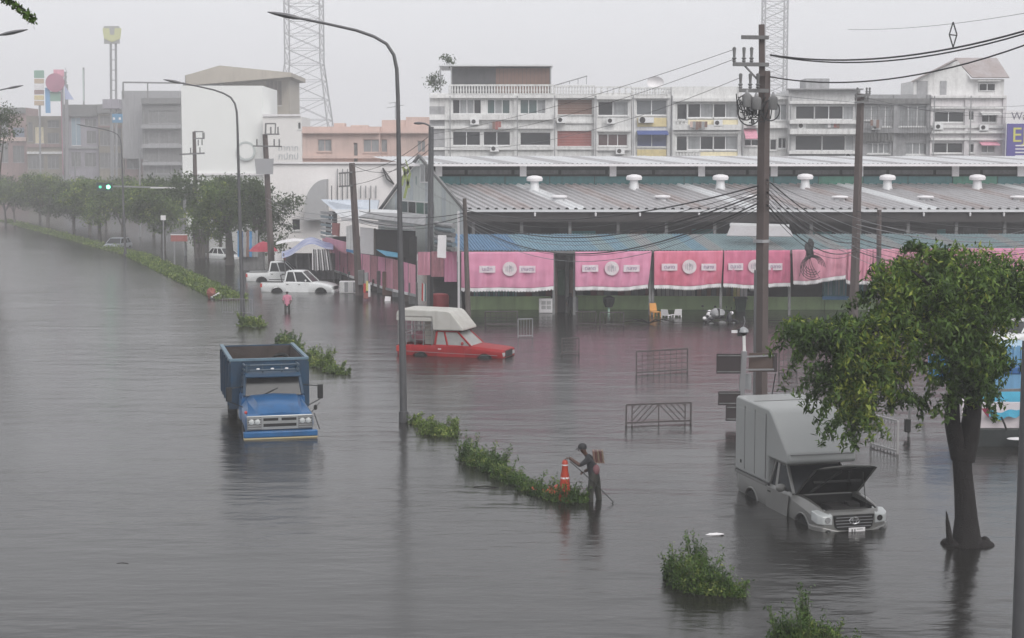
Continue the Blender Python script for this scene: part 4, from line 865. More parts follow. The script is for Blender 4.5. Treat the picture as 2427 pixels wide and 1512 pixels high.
for (px, y0, y1, D, lb) in ((331,355,560,190,'short hazy pole left of the stacked balconies'),(178,380,560,215,'faint pole among the far left trees'),(387,513,625,140,'thin white post with a small box cap in front of the left trees'),(413,560,640,130,'thin road sign post on the far median')):
    q = upole(lb, P(px,y0,D), Vector((P(px+1,y1,D).x,D,0)), .13 if y0 < 400 else .07, .1 if y0 < 400 else .06, M_steel, False, 'thin_post')
    if px == 387: obj('cap_box', MB().cbox(P(387,516,D), (.4,.3,.4)), M_cwhite, q)
    if px == 413: obj('sign_plate', MB().box(P(394,0,D).x, P(434,0,D).x, D-.1, D-.05, zat(572,D), zat(556,D)), M_red, q); obj('white_edge', MB().box(P(394,0,D).x, P(434,0,D).x, D-.13, D-.103, zat(557,D), zat(555,D)), M_cwhite, q)
edge = thing('concrete_post', 'dark blurred post cut by the lower right edge of the view', 'post', (P(2427,1300,24).x, 24, 0))
obj('shaft', MB().tube([(P(2427,1300,24).x,24,GROUND),(P(2427,1300,24).x,24,5.6)], [.15,.12], 12), M_lamp, edge, smooth=True)

# traffic light on a long arm
r = thing('traffic_light', 'traffic light showing green on a long arm over the hazy crossing', 'traffic light', (P(437,440,150).x, 150, 0))
obj('arm', MB().bar(P(258,441,150), P(437,446,150), .14), M_steel, r); obj('pole', MB().tube([(P(437,446,150).x,150,GROUND), P(437,440,150)], .14, 8), M_steel, r)
c = P(255,443,149.8); obj('housing', MB().box(c.x-1.0,c.x+.45,149.7,150.1,c.z-.4,c.z+.4), mat('signal housing',(.03,.05,.04),.6), r)
obj('green_lens', MB().lathe([(.17,0),(.17,.06)], (c.x+.1,149.62,c.z), 'y', 16), mat('lit green lens',(.1,.9,.5),.3,emit=((.15,1,.5),7)), r)
obj('green_lens', MB().lathe([(.14,0),(.14,.06)], (c.x-.65,149.64,c.z), 'y', 16), mat('dim green lens',(.1,.5,.35),.3,emit=((.05,.6,.35),.8)), r)
obj('arm_lamp', MB().bar(P(357,445,149.5), P(435,445,149.5), .2, .1), M_cwhite, r)

# wires
def cat(a, c, sag, n=18, j=0):
    a, c = Vector(a), Vector(c); return [a*(1-t_)+c*t_ + Vector((0,0,-sag*4*t_*(1-t_))) for t_ in [i/n for i in range(n+1)]]
def cables(label, lst, m=M_wire, name='cable_bundle'):
    mid = (Vector(lst[0][0]) + Vector(lst[0][1]))/2; r = thing(name, label, 'cables', tuple(mid))
    for (a, c, sag, rad) in lst: obj('cable', MB().tube(cat(a,c,sag), rad*(.78 if rad < .025 else .9), 5, False), m if random.random() < .7 or m is not M_wire else M_wirel, r)
    return r
cables('three thin power lines running down left from the thick pole to the corner pole', [(P(1737,118,YB-.5),P(1022,318,93),.3,.012),(P(1740,140,YB-.5),P(1022,332,93),.5,.012),(P(1752,185,YB-.5),P(1022,345,93),.9,.012)])
cables('power lines running from the corner pole on to the tilted pole on the left', [(P(1022,318,93),P(834,408,102.8),.5,.02),(P(1022,335,93),P(834,438,102.8),.5,.02),(P(1022,350,93),P(834,390,102.8),.9,.02)])
cables('thick overhead lines sweeping up right from the thick pole across the sky', [(P(1826,130,YB),P(2480,58,40),.45,.03),(P(1826,131,YB),P(2480,64,40),.5,.025),(P(1826,182,YB),P(2480,88,40),.55,.025)])
cables('faint thin line high in the right part of the sky', [(P(2010,70,60),P(2480,22,42),.15,.008)])
sp_ = MB(); 
for (a, c) in (((2259,52),(2250,82)),((2259,52),(2268,82)),((2250,82),(2259,112)),((2268,82),(2259,112)),((2250,82),(2268,84))): sp_.bar(P(*a,44.5), P(*c,44.5), .03)
tag(obj('line_spacer', sp_, M_wire), 'diamond shaped spacer clamped on the overhead lines at upper right', 'spacer')
lst = []
for k in range(9):
    s = k/8; lst.append((P(1797,440+s*55,YB-.3), P(1092+s*12,495+s*34,88.3), 1.0+s*.9+random.uniform(-.2,.2), .016+.014*(k%3==0)))
cables('bundle of slack telephone cables sagging in front of the dark market opening', lst)
lst = []
for k in range(8):
    s = k/7; lst.append((P(1818,425+s*70,YB-.3), P(2025,556+s*44,81.7), .3+.5*s, .014+.012*(k%3==0)))
cables('fan of telephone cables running from the thick pole to the leaning brown pole', lst)
lst = []
for k in range(10):
    s = k/9; lst.append((P(2030,500+s*95,81.7), P(2500,540+s*72,84), .35+.5*s, .016+.012*(k%3==0)))
cables('cables running right from the leaning brown pole over the grey awning', lst)
lst = [(P(1822,430+k*14,YB-.3), P(2500,520+k*18,88), 1.4+.2*k, .014) for k in range(5)]
cables('long slack cables from the thick pole to beyond the right edge', lst, M_wirel)
cables('three upper wires crossing the right hand shophouses', [(P(1826,225,YB),P(2500,245,100),.3,.014),(P(2040,236,81.6),P(2500,262,100),.4,.018),(P(2040,228,81.6),P(2500,272,100),.5,.014)])
cables('wires crossing from the tilted pole to the grey banner pole', [(P(834,500,102.8),P(632,470,121.8),.6,.02),(P(834,510,102.8),P(634,480,121.8),.7,.02),(P(834,520,102.8),P(634,492,121.8),.5,.02)], M_wirel)
cables('low cables slung from the corner post past the rolled awnings to the left stalls', [(P(1100,505,88),P(852,500,102.8),.35,.025),(P(1100,512,88),P(852,520,102.8),.5,.03),(P(1100,522,88),P(852,528,102.8),.45,.02)])
lp = MB()
for k in range(5):
    c = P(1925,625+k*2,87.5); s_ = .35+k*.08; lp.tube([(c.x+s_*cos(a), c.y-.05*k, c.z+s_*sin(a)) for a in [i*2*pi/20 for i in range(17+k%3)]], .02, 5, False)
lp.blob(tuple(P(1918,590,87.5)), (.25,.2,.5), 8, 6, .3)
for k in range(6): lp.tube([P(1912+k,600,87.5), P(1900+k*5,630,87.5), P(1895+k*9,655,87.6)], .015, 4, False)
tag(obj('cable_coil', lp, M_wire), 'tangled black cable coil hanging in front of the torn pink curtain', 'cable coil')

# ------------------------------------------------------------------ signposts, barriers, bins
YS = 50.5
r = thing('sign_post', 'grey post with dark sign backs and a camera dome, just left of the thick pole', 'signpost', (P(1764,900,YS).x, YS, 0))
obj('post', MB().bar((P(1764,0,YS).x,YS,GROUND), P(1764,832,YS), .16), M_steel, r); obj('upper_post', MB().bar(P(1764,832,YS), P(1763,790,YS), .09), M_white, r)
dm = MB(); c = P(1762,788,YS); dm.lathe([(.15,0),(.165,.02),(.14,.1),(.07,.16),(.02,.18)], tuple(c), 'z', 14); cd = obj('camera_dome', dm, M_curt, r, smooth=True)
obj('dome_glass', MB().lathe([(.05,-.1),(.1,-.07),(.13,-.003)], tuple(c), 'z', 12), M_black, cd, smooth=True)
obj('side_arm', MB().bar(P(1734,786,YS), P(1756,786,YS), .08), M_cwhite, r); obj('arm_clamp', MB().cbox(P(1753,788,YS), (.14,.14,.22)), M_black, r)
obj('antenna', MB().tube([P(1762,775,YS), P(1766,762,YS), P(1763,750,YS)], .015, 5), M_steel, r)
M_sgn = mat('dark sign back',(.035,.025,.027),.6,var=.3)
for (a,c_,e,f) in ((1698,1755,838,885),(1702,1754,927,960),(1720,1754,960.5,997)):
    q, s = P(a,e,YS-.1), P(c_,f,YS-.1); bo = obj('sign_back', MB().box(q.x,s.x,YS-.14,YS-.1,s.z,q.z), M_sgn, r); 
    [obj('stiffener', MB().bar((q.x+.03,YS-.16,zz),(s.x,YS-.16,zz),.03), M_dkgrey, bo) for zz in (q.z-.06, s.z+.06)]
q, s = P(1775,836,YS+.3), P(1841,881,YS+.3); bo = obj('sign_back', MB().box(q.x,s.x,YS+.28,YS+.32,s.z,q.z), mat('brown sign back',(.09,.06,.05),.6,var=.4), r)
obj('sign_edge', MB().box(s.x-.12,s.x+.003,YS+.24,YS+.34,s.z-.003,q.z+.003), M_sgn, bo); obj('bracket', MB().bar((P(1764,0,YS).x,YS,q.z-.1),(s.x-.1,YS+.26,q.z-.08),.05).bar((P(1764,0,YS).x,YS,s.z+.1),(s.x-.1,YS+.26,s.z+.08),.05), M_steel, r)
obj('white_notice', MB().box(P(1778,0,YS).x,P(1796,0,YS).x,YS+.2,YS+.24,P(0,925,YS).z,P(0,888,YS).z), M_curt, r)

M_bar = mat('rusty barrier steel', (.1,.085,.085), .6, metal=.3, var=.5)
def barrier(label, bl, br, h, kind='bars', n=9, m=M_bar, gap=.0, d=.036):
    a, c = G(*bl), G(*br); r = thing('crowd_barrier', label, 'barrier', tuple((a+c)/2)); L_ = (c-a); up = Vector((0,0,1))
    def at(u, z): return a + L_*u + up*z
    obj('frame', MB().bar(at(0,GROUND),at(0,h),d*1.5).bar(at(1,GROUND),at(1,h),d*1.5).bar(at(0,h),at(1,h),d*1.5).bar(at(0,.08),at(1,.08),d*1.5), m, r)
    if kind == 'chev':
        obj('stile', MB().bar(at(.09,-.3),at(.09,h),d), m, r); obj('stile', MB().bar(at(.91,-.3),at(.91,h),d), m, r); obj('stile', MB().bar(at(.5,-.3),at(.5,h),d), m, r)
        for k in range(5):
            for s in (-1,1):
                u0 = .5+s*k*.09; u1 = min(max(u0+s*.25*1.1,.09),.91); ln = abs(u1-u0)/.275; obj('slanted_bar', MB().bar(at(u0,h-.01),at(u1,h-ln*h*.95),d*.8), m, r)
    else:
        for k in range(1, n): obj('upright_bar', MB().bar(at(k/n,GROUND if kind!='mesh' else -.2),at(k/n,h),d*.7), m, r)
        if kind == 'mesh':
            for k in range(1, 5): obj('cross_bar', MB().bar(at(0,h*k/5),at(1,h*k/5),d*.55), m, r)
    return r
barrier('square mesh barrier standing in the water between red pickup and signpost', (1508,888), (1629,880), .92, 'mesh', 9)
barrier('barrier with chevron slanted bars in the middle of the water', (1484,1008), (1637,1002), .66, 'chev')
barrier('small mesh barrier right of the red pickup bonnet', (1332,840), (1372,838), .7, 'mesh', 5)
barrier('white barred barrier under the low tree branch, right of the silver box pickup', (2064,1058), (2127,1076), .95, 'bars', 8, mat('dull galvanised bars',(.36,.35,.35),.5,metal=.2))
barrier('thin mesh barrier behind the thick pole on its right', (1846,882), (1888,879), 1.15, 'mesh', 4)
barrier('mesh barrier before the green wall left of the white cabinet', (1150,773), (1226,772), .75, 'mesh', 6)
barrier('pale low barrier beside the mesh one in front of the green wall', (1228,800), (1262,799), .9, 'bars', 5, M_steel)
barrier('mesh barrier before the green wall right of the dark doorway', (1368,770), (1412,771), .7, 'bars', 7)
barrier('mesh barrier below the black pot on the green wall', (1422,772), (1478,772), .7, 'bars', 7)
barrier('faint thin barrier by the second street lamp', (528,742), (598,745), .85, 'bars', 12, M_steel, d=.016)

c = G(1295, 742); r = tag(obj('white_cabinet', MB().box(c.x-.42,c.x+.42,c.y,c.y+.5,.0,.8), M_cwhite, None, bevel=.04), 'white cabinet standing against the green wall by the dark doorway', 'cabinet')
for (a,e) in ((-.28,.48),(-.28,.22),(.02,.48),(.02,.22)): obj('cabinet_panel', MB().box(c.x+a,c.x+a+.24,c.y-.012,c.y-.002,e,e+.2), mat('grey cabinet panel',(.45,.45,.45),.5), r)
c = P(1443,716,90); r = tag(obj('hanging_pot', MB().lathe([(.2,-.28),(.32,0),(.33,.25),(.1,.36)], tuple(c), 'z', 12), M_black, None, smooth=True), 'round black pot standing before the green wall', 'pot'); obj('stand', MB().bar((c.x,90,GROUND),(c.x,90,c.z-.28),.12), mat('pale green stand',(.35,.5,.42),.6), r)
c = G(1755,738); r = thing('waste_bin', 'dark green wheeled bin at the green wall below the yellow cloth', 'bin', (c.x,c.y,0)); obj('body', MB().loft([[(c.x-a,c.y-a,z),(c.x+a,c.y-a,z),(c.x+a,c.y+a,z),(c.x-a,c.y+a,z)] for a, z in ((.22,-.2),(.32,.75))]), mat('dark green plastic',(.015,.035,.025),.5), r, bevel=.03); obj('lid', MB().box(c.x-.36,c.x+.36,c.y-.38,c.y+.34,.753,.83), mat('dark green plastic',(.015,.035,.025),.5), r, bevel=.02)
def chair(label, px, py, m, rz=.3, s=.8):
    b_ = G(px, py); r = thing('plastic_chair', label, 'chair', (b_.x,b_.y,-.25), rz)
    for sx in (-.2,.2):
        for sy in (-.2,.2): lobj('leg', MB().bar((sx*1.15,sy*1.15,-.2),(sx,sy,.44*s),.05), m, r)
    lobj('seat', MB().box(-.24,.24,-.24,.24,.44*s,.48*s), m, r, bevel=.015); lobj('backrest', MB().panel((-.22,.22,.5*s),(.22,.22,.5*s),(.2,.3,.88*s),(-.2,.3,.88*s),.03), m, r)
chair('orange plastic chair half under water before the green wall', 1553, 750, mat('orange plastic',(.6,.28,.06),.4), .4, 1.1)
chair('left one of the two white plastic chairs half under water', 1580, 752, M_cwhite, 2.6)
chair('right one of the two white plastic chairs half under water', 1603, 751, M_cwhite, 3.4)
wb = MB(); 
for k in range(5): wb.tube([G(1538,768)+Vector((0,0,.05)), G(1538,768)+Vector(((k-2)*.35,0,.25)), G(1538,768)+Vector(((k-2)*.75,.1,.12-.03*abs(k-2)))], [.04,.03,.012], 5)
tag(obj('fallen_branch', wb, M_trunk), 'dark broken branch lying in the water below the plastic chairs', 'branch')
c = P(916,722,98.5); tag(obj('leaning_board', MB().panel(P(907,742,98), P(924,742,98), P(926,703,98.8), P(913,702,98.8), .05), M_cwhite), 'white board leaning in the water before the dark side stalls', 'board')
c = G(828,694); r = thing('market_cart', 'small white market cart in front of the white pickup bonnet', 'cart', (c.x,c.y,0)); obj('body', MB().box(c.x-.62,c.x+.62,c.y-.3,c.y+.3,.0,.78), M_cwhite, r, bevel=.03)
for k in range(4): obj('cart_panel', MB().box(c.x-.58+k*.29,c.x-.33+k*.29,c.y-.318,c.y-.303,.06,.72), M_grey if k%2 else M_white, r)
c = G(1042,728); tag(obj('water_tank', MB().lathe([(.55,0),(.58,.1),(.58,.9),(.5,1.02),(.2,1.06)], (c.x,c.y-.5,-.2), 'z', 16), mat('red plastic tank',(.45,.04,.05),.5,var=.3), None, smooth=True), 'round red tank at the corner stalls behind the red pickup', 'tank')
r = thing('hanging_clothes', 'red and yellow clothes hanging on a rack before the dark side stalls', 'clothes', tuple(P(868,690,99)))
for (a,c_,y0,y1,m) in ((861,867,672,694,mat('red cloth',(.5,.06,.05),.8)),(867,873,666,690,mat('yellow cloth',(.6,.55,.2),.8)),(872,878,672,704,M_cwhite),(862,873,694,708,M_red)): obj('garment', MB().panel(P(a,y1,99), P(c_,y1,99), P(c_-.5,y0,99), P(a+.5,y0,99), .08), m, r, bevel=.03)
r = thing('hanging_clothes', 'striped red and white cloth hanging left of the tall corner pole', 'clothes', tuple(P(1002,700,92)))
for (a,c_,m) in ((999,1003,mat('red cloth',(.5,.06,.05),.8)),(1003,1006,M_cwhite),(1006,1009,M_teal)): obj('garment', MB().panel(P(a,712,92), P(c_,714,92), P(c_,674,92), P(a+1,670,92), .06), m, r)
r = thing('ladder', 'white ladder leaning on the grey banner pole behind the pickups', 'ladder', tuple(G(662,648)))
for px in (653,666): obj('rail', MB().bar(P(px,650,118), P(px+1,598,118), .09), M_cwhite, r)
for k in range(6): obj('rung', MB().bar(P(653,645-k*8,118), P(667,645-k*8,118), .06), M_cwhite, r)
c = G(682,652); r = tag(obj('red_booth', MB().lathe([(.5,0),(.52,.2),(.52,1.35),(.36,1.6),(.3,1.7)], (c.x,c.y+2,-.1), 'z', 14), mat('red booth paint',(.5,.03,.04),.5,var=.3), None, smooth=True), 'bright red round booth behind the white pickup bed', 'booth')
for k in range(3): obj('booth_panel', MB().box(c.x-.2,c.x+.2,c.y+1.45,c.y+1.47,.35+k*.42,.65+k*.42), mat('dark red panel',(.25,.02,.02),.5), r)
# tarpaulin stall and parasol behind the pickups
r = thing('tarp_stall', 'stall under a blue striped tarpaulin with hanging black and white cloth behind the white pickup', 'stall', (P(740,600,116).x,116,0))
def tf(u, v): return tuple(P(668+122*u, 612-30*sin(u*2.3)-16*v+5*sin(u*9), 113+5*v))
obj('tarpaulin', MB().grid(tf, 24, 8), mat('blue white tarpaulin',(.16,.2,.42),.5,var=.9,scale=1.5,dirt=(.6,.6,.66)), r, smooth=True)
obj('white_tarpaulin', MB().grid(lambda u,v: tuple(P(655+90*u, 580-8*sin(u*3)-7*v, 119+3*v)), 16, 4), M_cwhite, r, smooth=True)
for k in range(16): obj('hanging_cloth', MB().panel(P(740+k*3.1,640+(k%3),113), P(742.6+k*3.1,640+(k%2)*4,113), P(742+k*2.6,590+k%4,113.2), P(739.5+k*2.6,590,113.2), .04), (M_cwhite, M_black, M_grey, M_dkgrey)[k%4], r)
for px in (672,700,730,786): obj('stall_post', MB().bar((P(px,0,114).x,114,GROUND), P(px,600,114), .08), M_dkgrey, r)
obj('stall_back', MB().box(P(668,0,118).x,P(792,0,118).x,118,118.1,GROUND,zat(600,118)), M_dkgrey, r)
r = thing('tarp_stall', 'blue tarpaulin stall with pale posts between the tree trunks left of the poles', 'stall', (P(586,600,128).x,128,0))
for k in range(7): obj('hanging_tarp', MB().panel(P(563+k*7,608,128), P(569+k*7,610,128), P(569+k*7,545+k%3*4,128.3), P(563+k*7,547,128.3), .06), (M_blue, mat('dark blue tarp',(.03,.08,.2),.6), M_curt, M_brown)[k%4 if k < 5 else 2], r)
obj('stall_counter', MB().box(P(563,0,128).x,P(612,0,128).x,128.4,129.5,GROUND,zat(588,128)), M_dkgrey, r)
r = thing('parasol', 'red parasol by the tarpaulin stalls beside the tree', 'parasol', tuple(P(624,600,124))); c = P(624,572,124)
obj('canopy', MB().lathe([(1.15,-.75),(.8,-.4),(.35,-.1),(.03,0)], tuple(c), 'z', 10), mat('red parasol cloth',(.4,.04,.07),.6), r); obj('pole', MB().tube([(c.x,124,GROUND),tuple(c)], .03, 6), M_steel, r)
for (px,py,s_,lb) in ((1693,1272,.16,'pale scrap of foam floating left of the silver pickup'),(290,1335,.09,'small dark twig floating in the lower left water'),(640,1158,.08,'tiny leaf scrap floating below the blue truck')): pass
c = G(1695,1268); tag(obj('floating_foam', MB().blob((c.x,c.y,.015), (.2,.09,.03), 10, 5, .2), M_cwhite), 'pale scrap floating in the water left of the silver pickup', 'foam')
c = G(1925,1100); c = G(1938,1163)
c = G(290,1335); tag(obj('floating_twig', MB().tube([(c.x-.12,c.y,-.004),(c.x,c.y+.04,.0),(c.x+.13,c.y-.02,-.004)], .012, 5), M_trunk), 'small dark twig floating in the lower left water', 'twig')
c = G(1940,1157); c2 = G(1918,1158)
c = G(1955,1960)if False else G(1150,1155); tag(obj('floating_twig', MB().tube([(c.x-.3,c.y,.01),(c.x,c.y+.02,.03),(c.x+.36,c.y-.05,.0)], .012, 5), M_trunk), 'thin twig floating left of the long weed clump', 'twig')
# things at the end of the median: red lump and white kerb scrap
c = G(503,708); r = thing('fallen_road_sign', 'rusty red fallen road sign with white stripe at the near end of the grassy median', 'sign', tuple(c))
obj('panel', MB().blob((c.x-.05,c.y,.35), (.28,.2,.33), 10, 6, .25), mat('rusty red',(.28,.09,.07),.7,var=.5), r); obj('white_stripe', MB().bar((c.x+.02,c.y-.3,.12),(c.x+.5,c.y-.3,.4),.09), M_cwhite, r); obj('dark_base', MB().blob((c.x+.35,c.y,.05), (.6,.3,.22), 10, 5, .2), M_dkgrey, r)
# ------------------------------------------------------------------ trees
def tree(label, base, trunk, limbs, lobes, per, leaf, lm, tm, clump, name='street_tree', group=None, drop=.3, aspect=.42, nl=26):
    r = thing(name, label, 'tree', tuple(base), 0, group); q = MB()
    q.tube(trunk[0], trunk[1], 10)
    for p, rr in limbs: q.tube(p, rr, 7)
    obj('trunk', q, tm, r, smooth=True)
    pts_ = crown_pts(lobes, per, clump, nl); pts_ = pts_[pts_[:,2] > .15]
    leaves('crown', lm, pts_, leaf, r, up=.35, droop=drop, aspect=aspect, org=tuple(base)); return r
# far avenue trees beyond the median
ORD = ['leftmost', 'second', 'third', 'fourth', 'fifth', 'sixth', 'seventh', 'eighth', 'ninth', 'tenth', 'eleventh', 'twelfth', 'thirteenth', 'fourteenth', 'fifteenth', 'sixteenth', 'last']
far = []
for k in range(17):
    s = k/14; far.append((-27-44*s+random.uniform(-1.2,1.2) + (5 if k%3 == 1 else 0), 146+86*s + (5 if k%3 == 1 else 0)))
far.sort(key=lambda p: p[0]/p[1])
for k, (x, y) in enumerate(far):
    b_ = Vector((x, y, 0)); h = random.uniform(6.6, 7.9); lb = []
    for j in range(8): lb.append(((x+random.uniform(-2.8,2.8), y+random.uniform(-1.5,1.5), h-1.3-random.uniform(0,2.6)), (random.uniform(1.3,2.1), 1.5, random.uniform(.9,1.5))))
    rr = random.uniform(.12,.2); lean = random.uniform(-.5,.5)
    tree((f'{ORD[k]} hazy avenue tree in the row beyond the median' if k in (0,16) else f'{ORD[k]} hazy avenue tree from the left in the row beyond the median'), b_, ([(x,y,GROUND),(x+lean*.3,y,1.6),(x+lean,y,4.2)], [rr*1.3,rr,rr*.6]),
         [([(x+lean*.3,y,1.6),(x+random.uniform(-1.6,1.6),y,4.2)], [rr*.6,rr*.25]) for _ in range(3)], lb, 420, .34, L_far if k%3 else L_fard, M_trunkf, .34, group='avenue trees beyond the median')
def pxtree(label, pxb, pyb, lobes, lm, fork=None, **k):
    b_ = G(pxb, pyb); D = b_.y; ls = []
    for (px, py, rx, rz) in lobes: c = P(px, py, D+random.uniform(-.8,.8)); ls.append((tuple(c), (rx, rx*.9, rz)))
    rr = k.pop('r', .28); f = fork or P(pxb-3, pyb-75, D); limbs = []
    for c, r_ in ls[:6]: limbs.append(([f, (f+Vector(c))/2+Vector((0,0,.2)), c], [rr*.55, rr*.35, rr*.1]))
    return tree(label, b_, ([(b_.x,b_.y,GROUND),(b_.x,b_.y,.6),tuple(f)], [rr*1.25,rr,rr*.75]), limbs, ls, k.pop('per', 430), k.pop('leaf', .28), lm, M_trunkf, k.pop('clump', .28), **k)
pxtree('slim tree with several thin stems left of the bright green tree', 482, 612, [(455,520,1.3,1.2),(480,490,1.4,1.2),(462,560,1.1,.9),(500,540,1.2,1.0)], L_far, r=.2)
q = MB()
for dx in (-.6,-.25,.35): q.tube([G(482,612)+Vector((dx,0,GROUND)), G(482,612)+Vector((dx*1.6,0,3.4))], [.13,.08], 7)
tag(obj('bare_stems', q, M_trunkf), 'three thin bare stems beside the slim left tree', 'stems')
pxtree('bright yellow green rounded tree in front of the white building', 545, 628, [(500,450,1.3,.9),(520,480,1.9,1.4),(490,510,1.5,1.3),(545,505,1.8,1.4),(515,545,1.4,1.0),(560,470,1.1,1.0)], L_far, r=.36, per=480)
pxtree('dark spreading tree whose crown trails right behind the grey banner pole', 610, 632, [(590,450,1.6,1.1),(630,480,2.0,1.4),(665,500,1.5,.9),(610,520,1.9,1.3),(655,545,1.6,1.1),(690,478,.9,.45),(575,500,1.3,1.2),(640,580,1.3,.8)], L_fard, r=.3, per=460)
pxtree('dark tree clipped by the left edge above the haze', -14, 640, [(-5,275,1.4,1.0),(12,300,1.3,1.0),(-15,320,1.6,1.3),(5,265,1.0,.7)], L_fard, r=.25, leaf=.2)
# branch hanging in at the top left, close to the view
br = thing('overhanging_branch', 'dark leafy branch tip hanging into the upper left corner', 'branch', tuple(P(20,10,16)))
line = [P(-40,-30,16), P(12,-5,16), P(40,12,16), P(62,30,16), P(84,45,16)]
obj('twig', MB().tube(line, [.03,.024,.02,.012,.006], 6), M_trunk, br)
pp = []
for a, c in zip(line, line[1:]):
    for i in range(70): t_ = random.random(); p = a*(1-t_)+c*t_; pp.append((p.x+random.gauss(0,.018), p.y+random.gauss(0,.04), p.z-.02+random.gauss(0,.022)))
leaves('foliage', L_near, np.array(pp), .055, br, droop=.8, aspect=.45, org=ORG[br.name])

# the big mango-like tree on the right
D = 34.7; B0 = G(2290, 1290); bx, by = B0.x, B0.y
tr = thing('roadside_tree', 'large dark trunked tree with drooping glossy leaves, forked above the water', 'tree', tuple(B0))
def dp(px, py, dy=0): return P(px, py, by+dy)
q = MB(); q.tube([(bx,by,GROUND), dp(2290,1292), dp(2291,1270), dp(2290,1225), dp(2286,1170), dp(2282,1120), dp(2280,1085), dp(2280,1062)], [.48,.42,.3,.245,.22,.205,.21,.22], 16)
q.tube([dp(2278,1085), dp(2268,1045), dp(2257,1000), dp(2258,950), dp(2266,900), dp(2262,850), dp(2240,790)], [.22,.2,.17,.14,.12,.1,.07], 10)
q.tube([dp(2284,1090), dp(2296,1040), dp(2303,990), dp(2308,940), dp(2302,880), dp(2310,800), dp(2330,720)], [.24,.22,.2,.18,.16,.12,.07], 10)
obj('trunk', q, M_trunk, tr, smooth=True)
for i, (pts_, rr) in enumerate([([dp(2262,850),dp(2200,800,.3),dp(2120,780,.2),dp(2010,790,.1),dp(1900,800)], [.1,.08,.06,.04,.015]), ([dp(2264,900),dp(2220,870,-.4),dp(2150,850,-.6),dp(2080,850,-.7)], [.07,.05,.04,.02]),
     ([dp(2262,840),dp(2240,740),dp(2200,670),dp(2160,640)], [.09,.07,.05,.02]), ([dp(2310,800),dp(2370,740,.6),dp(2430,700,.8)], [.1,.07,.03]), ([dp(2310,830),dp(2350,860,-.5),dp(2390,850,-.6)], [.07,.05,.02]), ([dp(2080,850,-.7),dp(2045,920,-.6),dp(2030,980,-.5)], [.02,.015,.01])]):
    obj('limb', MB().tube(pts_, rr, 8), M_trunk, tr, smooth=True)
stub = MB().tube([dp(2252,1285,-.2), dp(2246,1240,-.25), dp(2243,1212,-.25)], [.08,.045,.012], 10); obj('broken_stub', stub, M_trunk, tr, smooth=True)
rt = MB().blob(tuple(dp(2318,1290)), (.34,.35,.14), 18, 12, .04).blob(tuple(dp(2262,1290)), (.3,.3,.16), 18, 12, .04).blob(tuple(dp(2334,1284)), (.12,.14,.12), 14, 10, .05); obj('root_flare', rt, M_trunk, tr, smooth=True)
def lobe(px, py, rx, rz, dy=0, ry=None): c = dp(px, py, dy); return (tuple(c), (rx, ry or rx, rz))
UP = [lobe(2250,650,.95,.55,.8), lobe(2320,660,1.0,.6,1.2), lobe(2200,690,.9,.6,.6), lobe(2130,680,.6,.45,.5), lobe(2270,720,1.1,.7), lobe(2350,705,.95,.58,.4), lobe(2410,670,.8,.5,1.0), lobe(2425,695,.7,.36,.2), lobe(2140,740,.7,.5,.3), lobe(2190,780,.8,.55,-.2), lobe(2315,790,.72,.6,-.5), lobe(2100,650,.35,.25,.6), lobe(2238,612,.5,.28,.8),]
LO = [lobe(2290,850,.75,.55,-.7), lobe(2335,850,.45,.45,-.5), lobe(2262,815,.4,.35,-.6), lobe(2300,905,.42,.35,-.8), lobe(1900,800,.45,.2,0), lobe(1945,800,.55,.3,0), lobe(2010,790,.6,.3,.1), lobe(2070,800,.65,.36,.1), lobe(1975,850,.45,.35,-.1), lobe(2040,860,.6,.45,-.2), lobe(2105,860,.55,.45,-.4), lobe(2030,915,.33,.38,-.3),
      lobe(2035,975,.22,.3,-.5), lobe(2020,900,.3,.3,-.3), lobe(2115,920,.24,.25,-.4), lobe(1965,900,.2,.22,-.2), lobe(1872,790,.2,.12,0), lobe(2033,945,.24,.26,-.45), lobe(2028,985,.13,.15,-.45), lobe(1995,905,.28,.25,-.2), lobe(2128,945,.2,.22,-.4), lobe(2290,915,.3,.22,-.6), lobe(2335,905,.35,.28,-.6), lobe(2352,860,.3,.3,-.5)]
UP = [(c, (r[0]*1.06, r[1]*1.06, r[2]*1.06)) for c, r in UP]; LO = [(c, (r[0]*1.05, r[1]*1.05, r[2]*1.1)) for c, r in LO]
pu = crown_pts(UP, 1700, .12, 12); pl = crown_pts(LO, 2900, .11, 12)
sp2 = []
for c, r_ in (UP + LO)*4:
    a = random.uniform(0, 2*pi); el = random.uniform(-.9, .8); d_ = Vector((cos(a)*cos(el), sin(a)*cos(el), sin(el)))
    p = Vector(c) + Vector((d_.x*r_[0], d_.y*r_[1], d_.z*r_[2]))*.9; st_ = d_*.09 + Vector((0,0,.02)); n_s = random.randint(4, 8)
    for k in range(n_s):
        p = p + st_; st_ = st_ + Vector((0,0,-.022)); q_ = rng.normal(size=(14,3))*.055; q_[:,2] -= .06; sp2.append(q_ + np.array(p))
leaves('crown', L_near, np.concatenate([pu, pl] + sp2), .16, tr, up=.5, droop=.75, aspect=.34, org=tuple(B0))
L_hi = leafmat('young sunlit leaves', (.06, .12, .018), (.19, .28, .05), (.4, .42, .08), 1.2)  # young leaves, with the lit crown top put into their lighter colour
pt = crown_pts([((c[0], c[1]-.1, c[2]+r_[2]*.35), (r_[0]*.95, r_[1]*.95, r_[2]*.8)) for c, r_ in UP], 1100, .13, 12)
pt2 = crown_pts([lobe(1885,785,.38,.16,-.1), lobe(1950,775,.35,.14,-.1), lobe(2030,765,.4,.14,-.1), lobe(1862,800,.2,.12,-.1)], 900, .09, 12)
leaves('young_lit_leaves', L_hi, np.concatenate([pt, pt2]), .14, tr, up=.9, droop=.2, aspect=.36, org=tuple(B0))

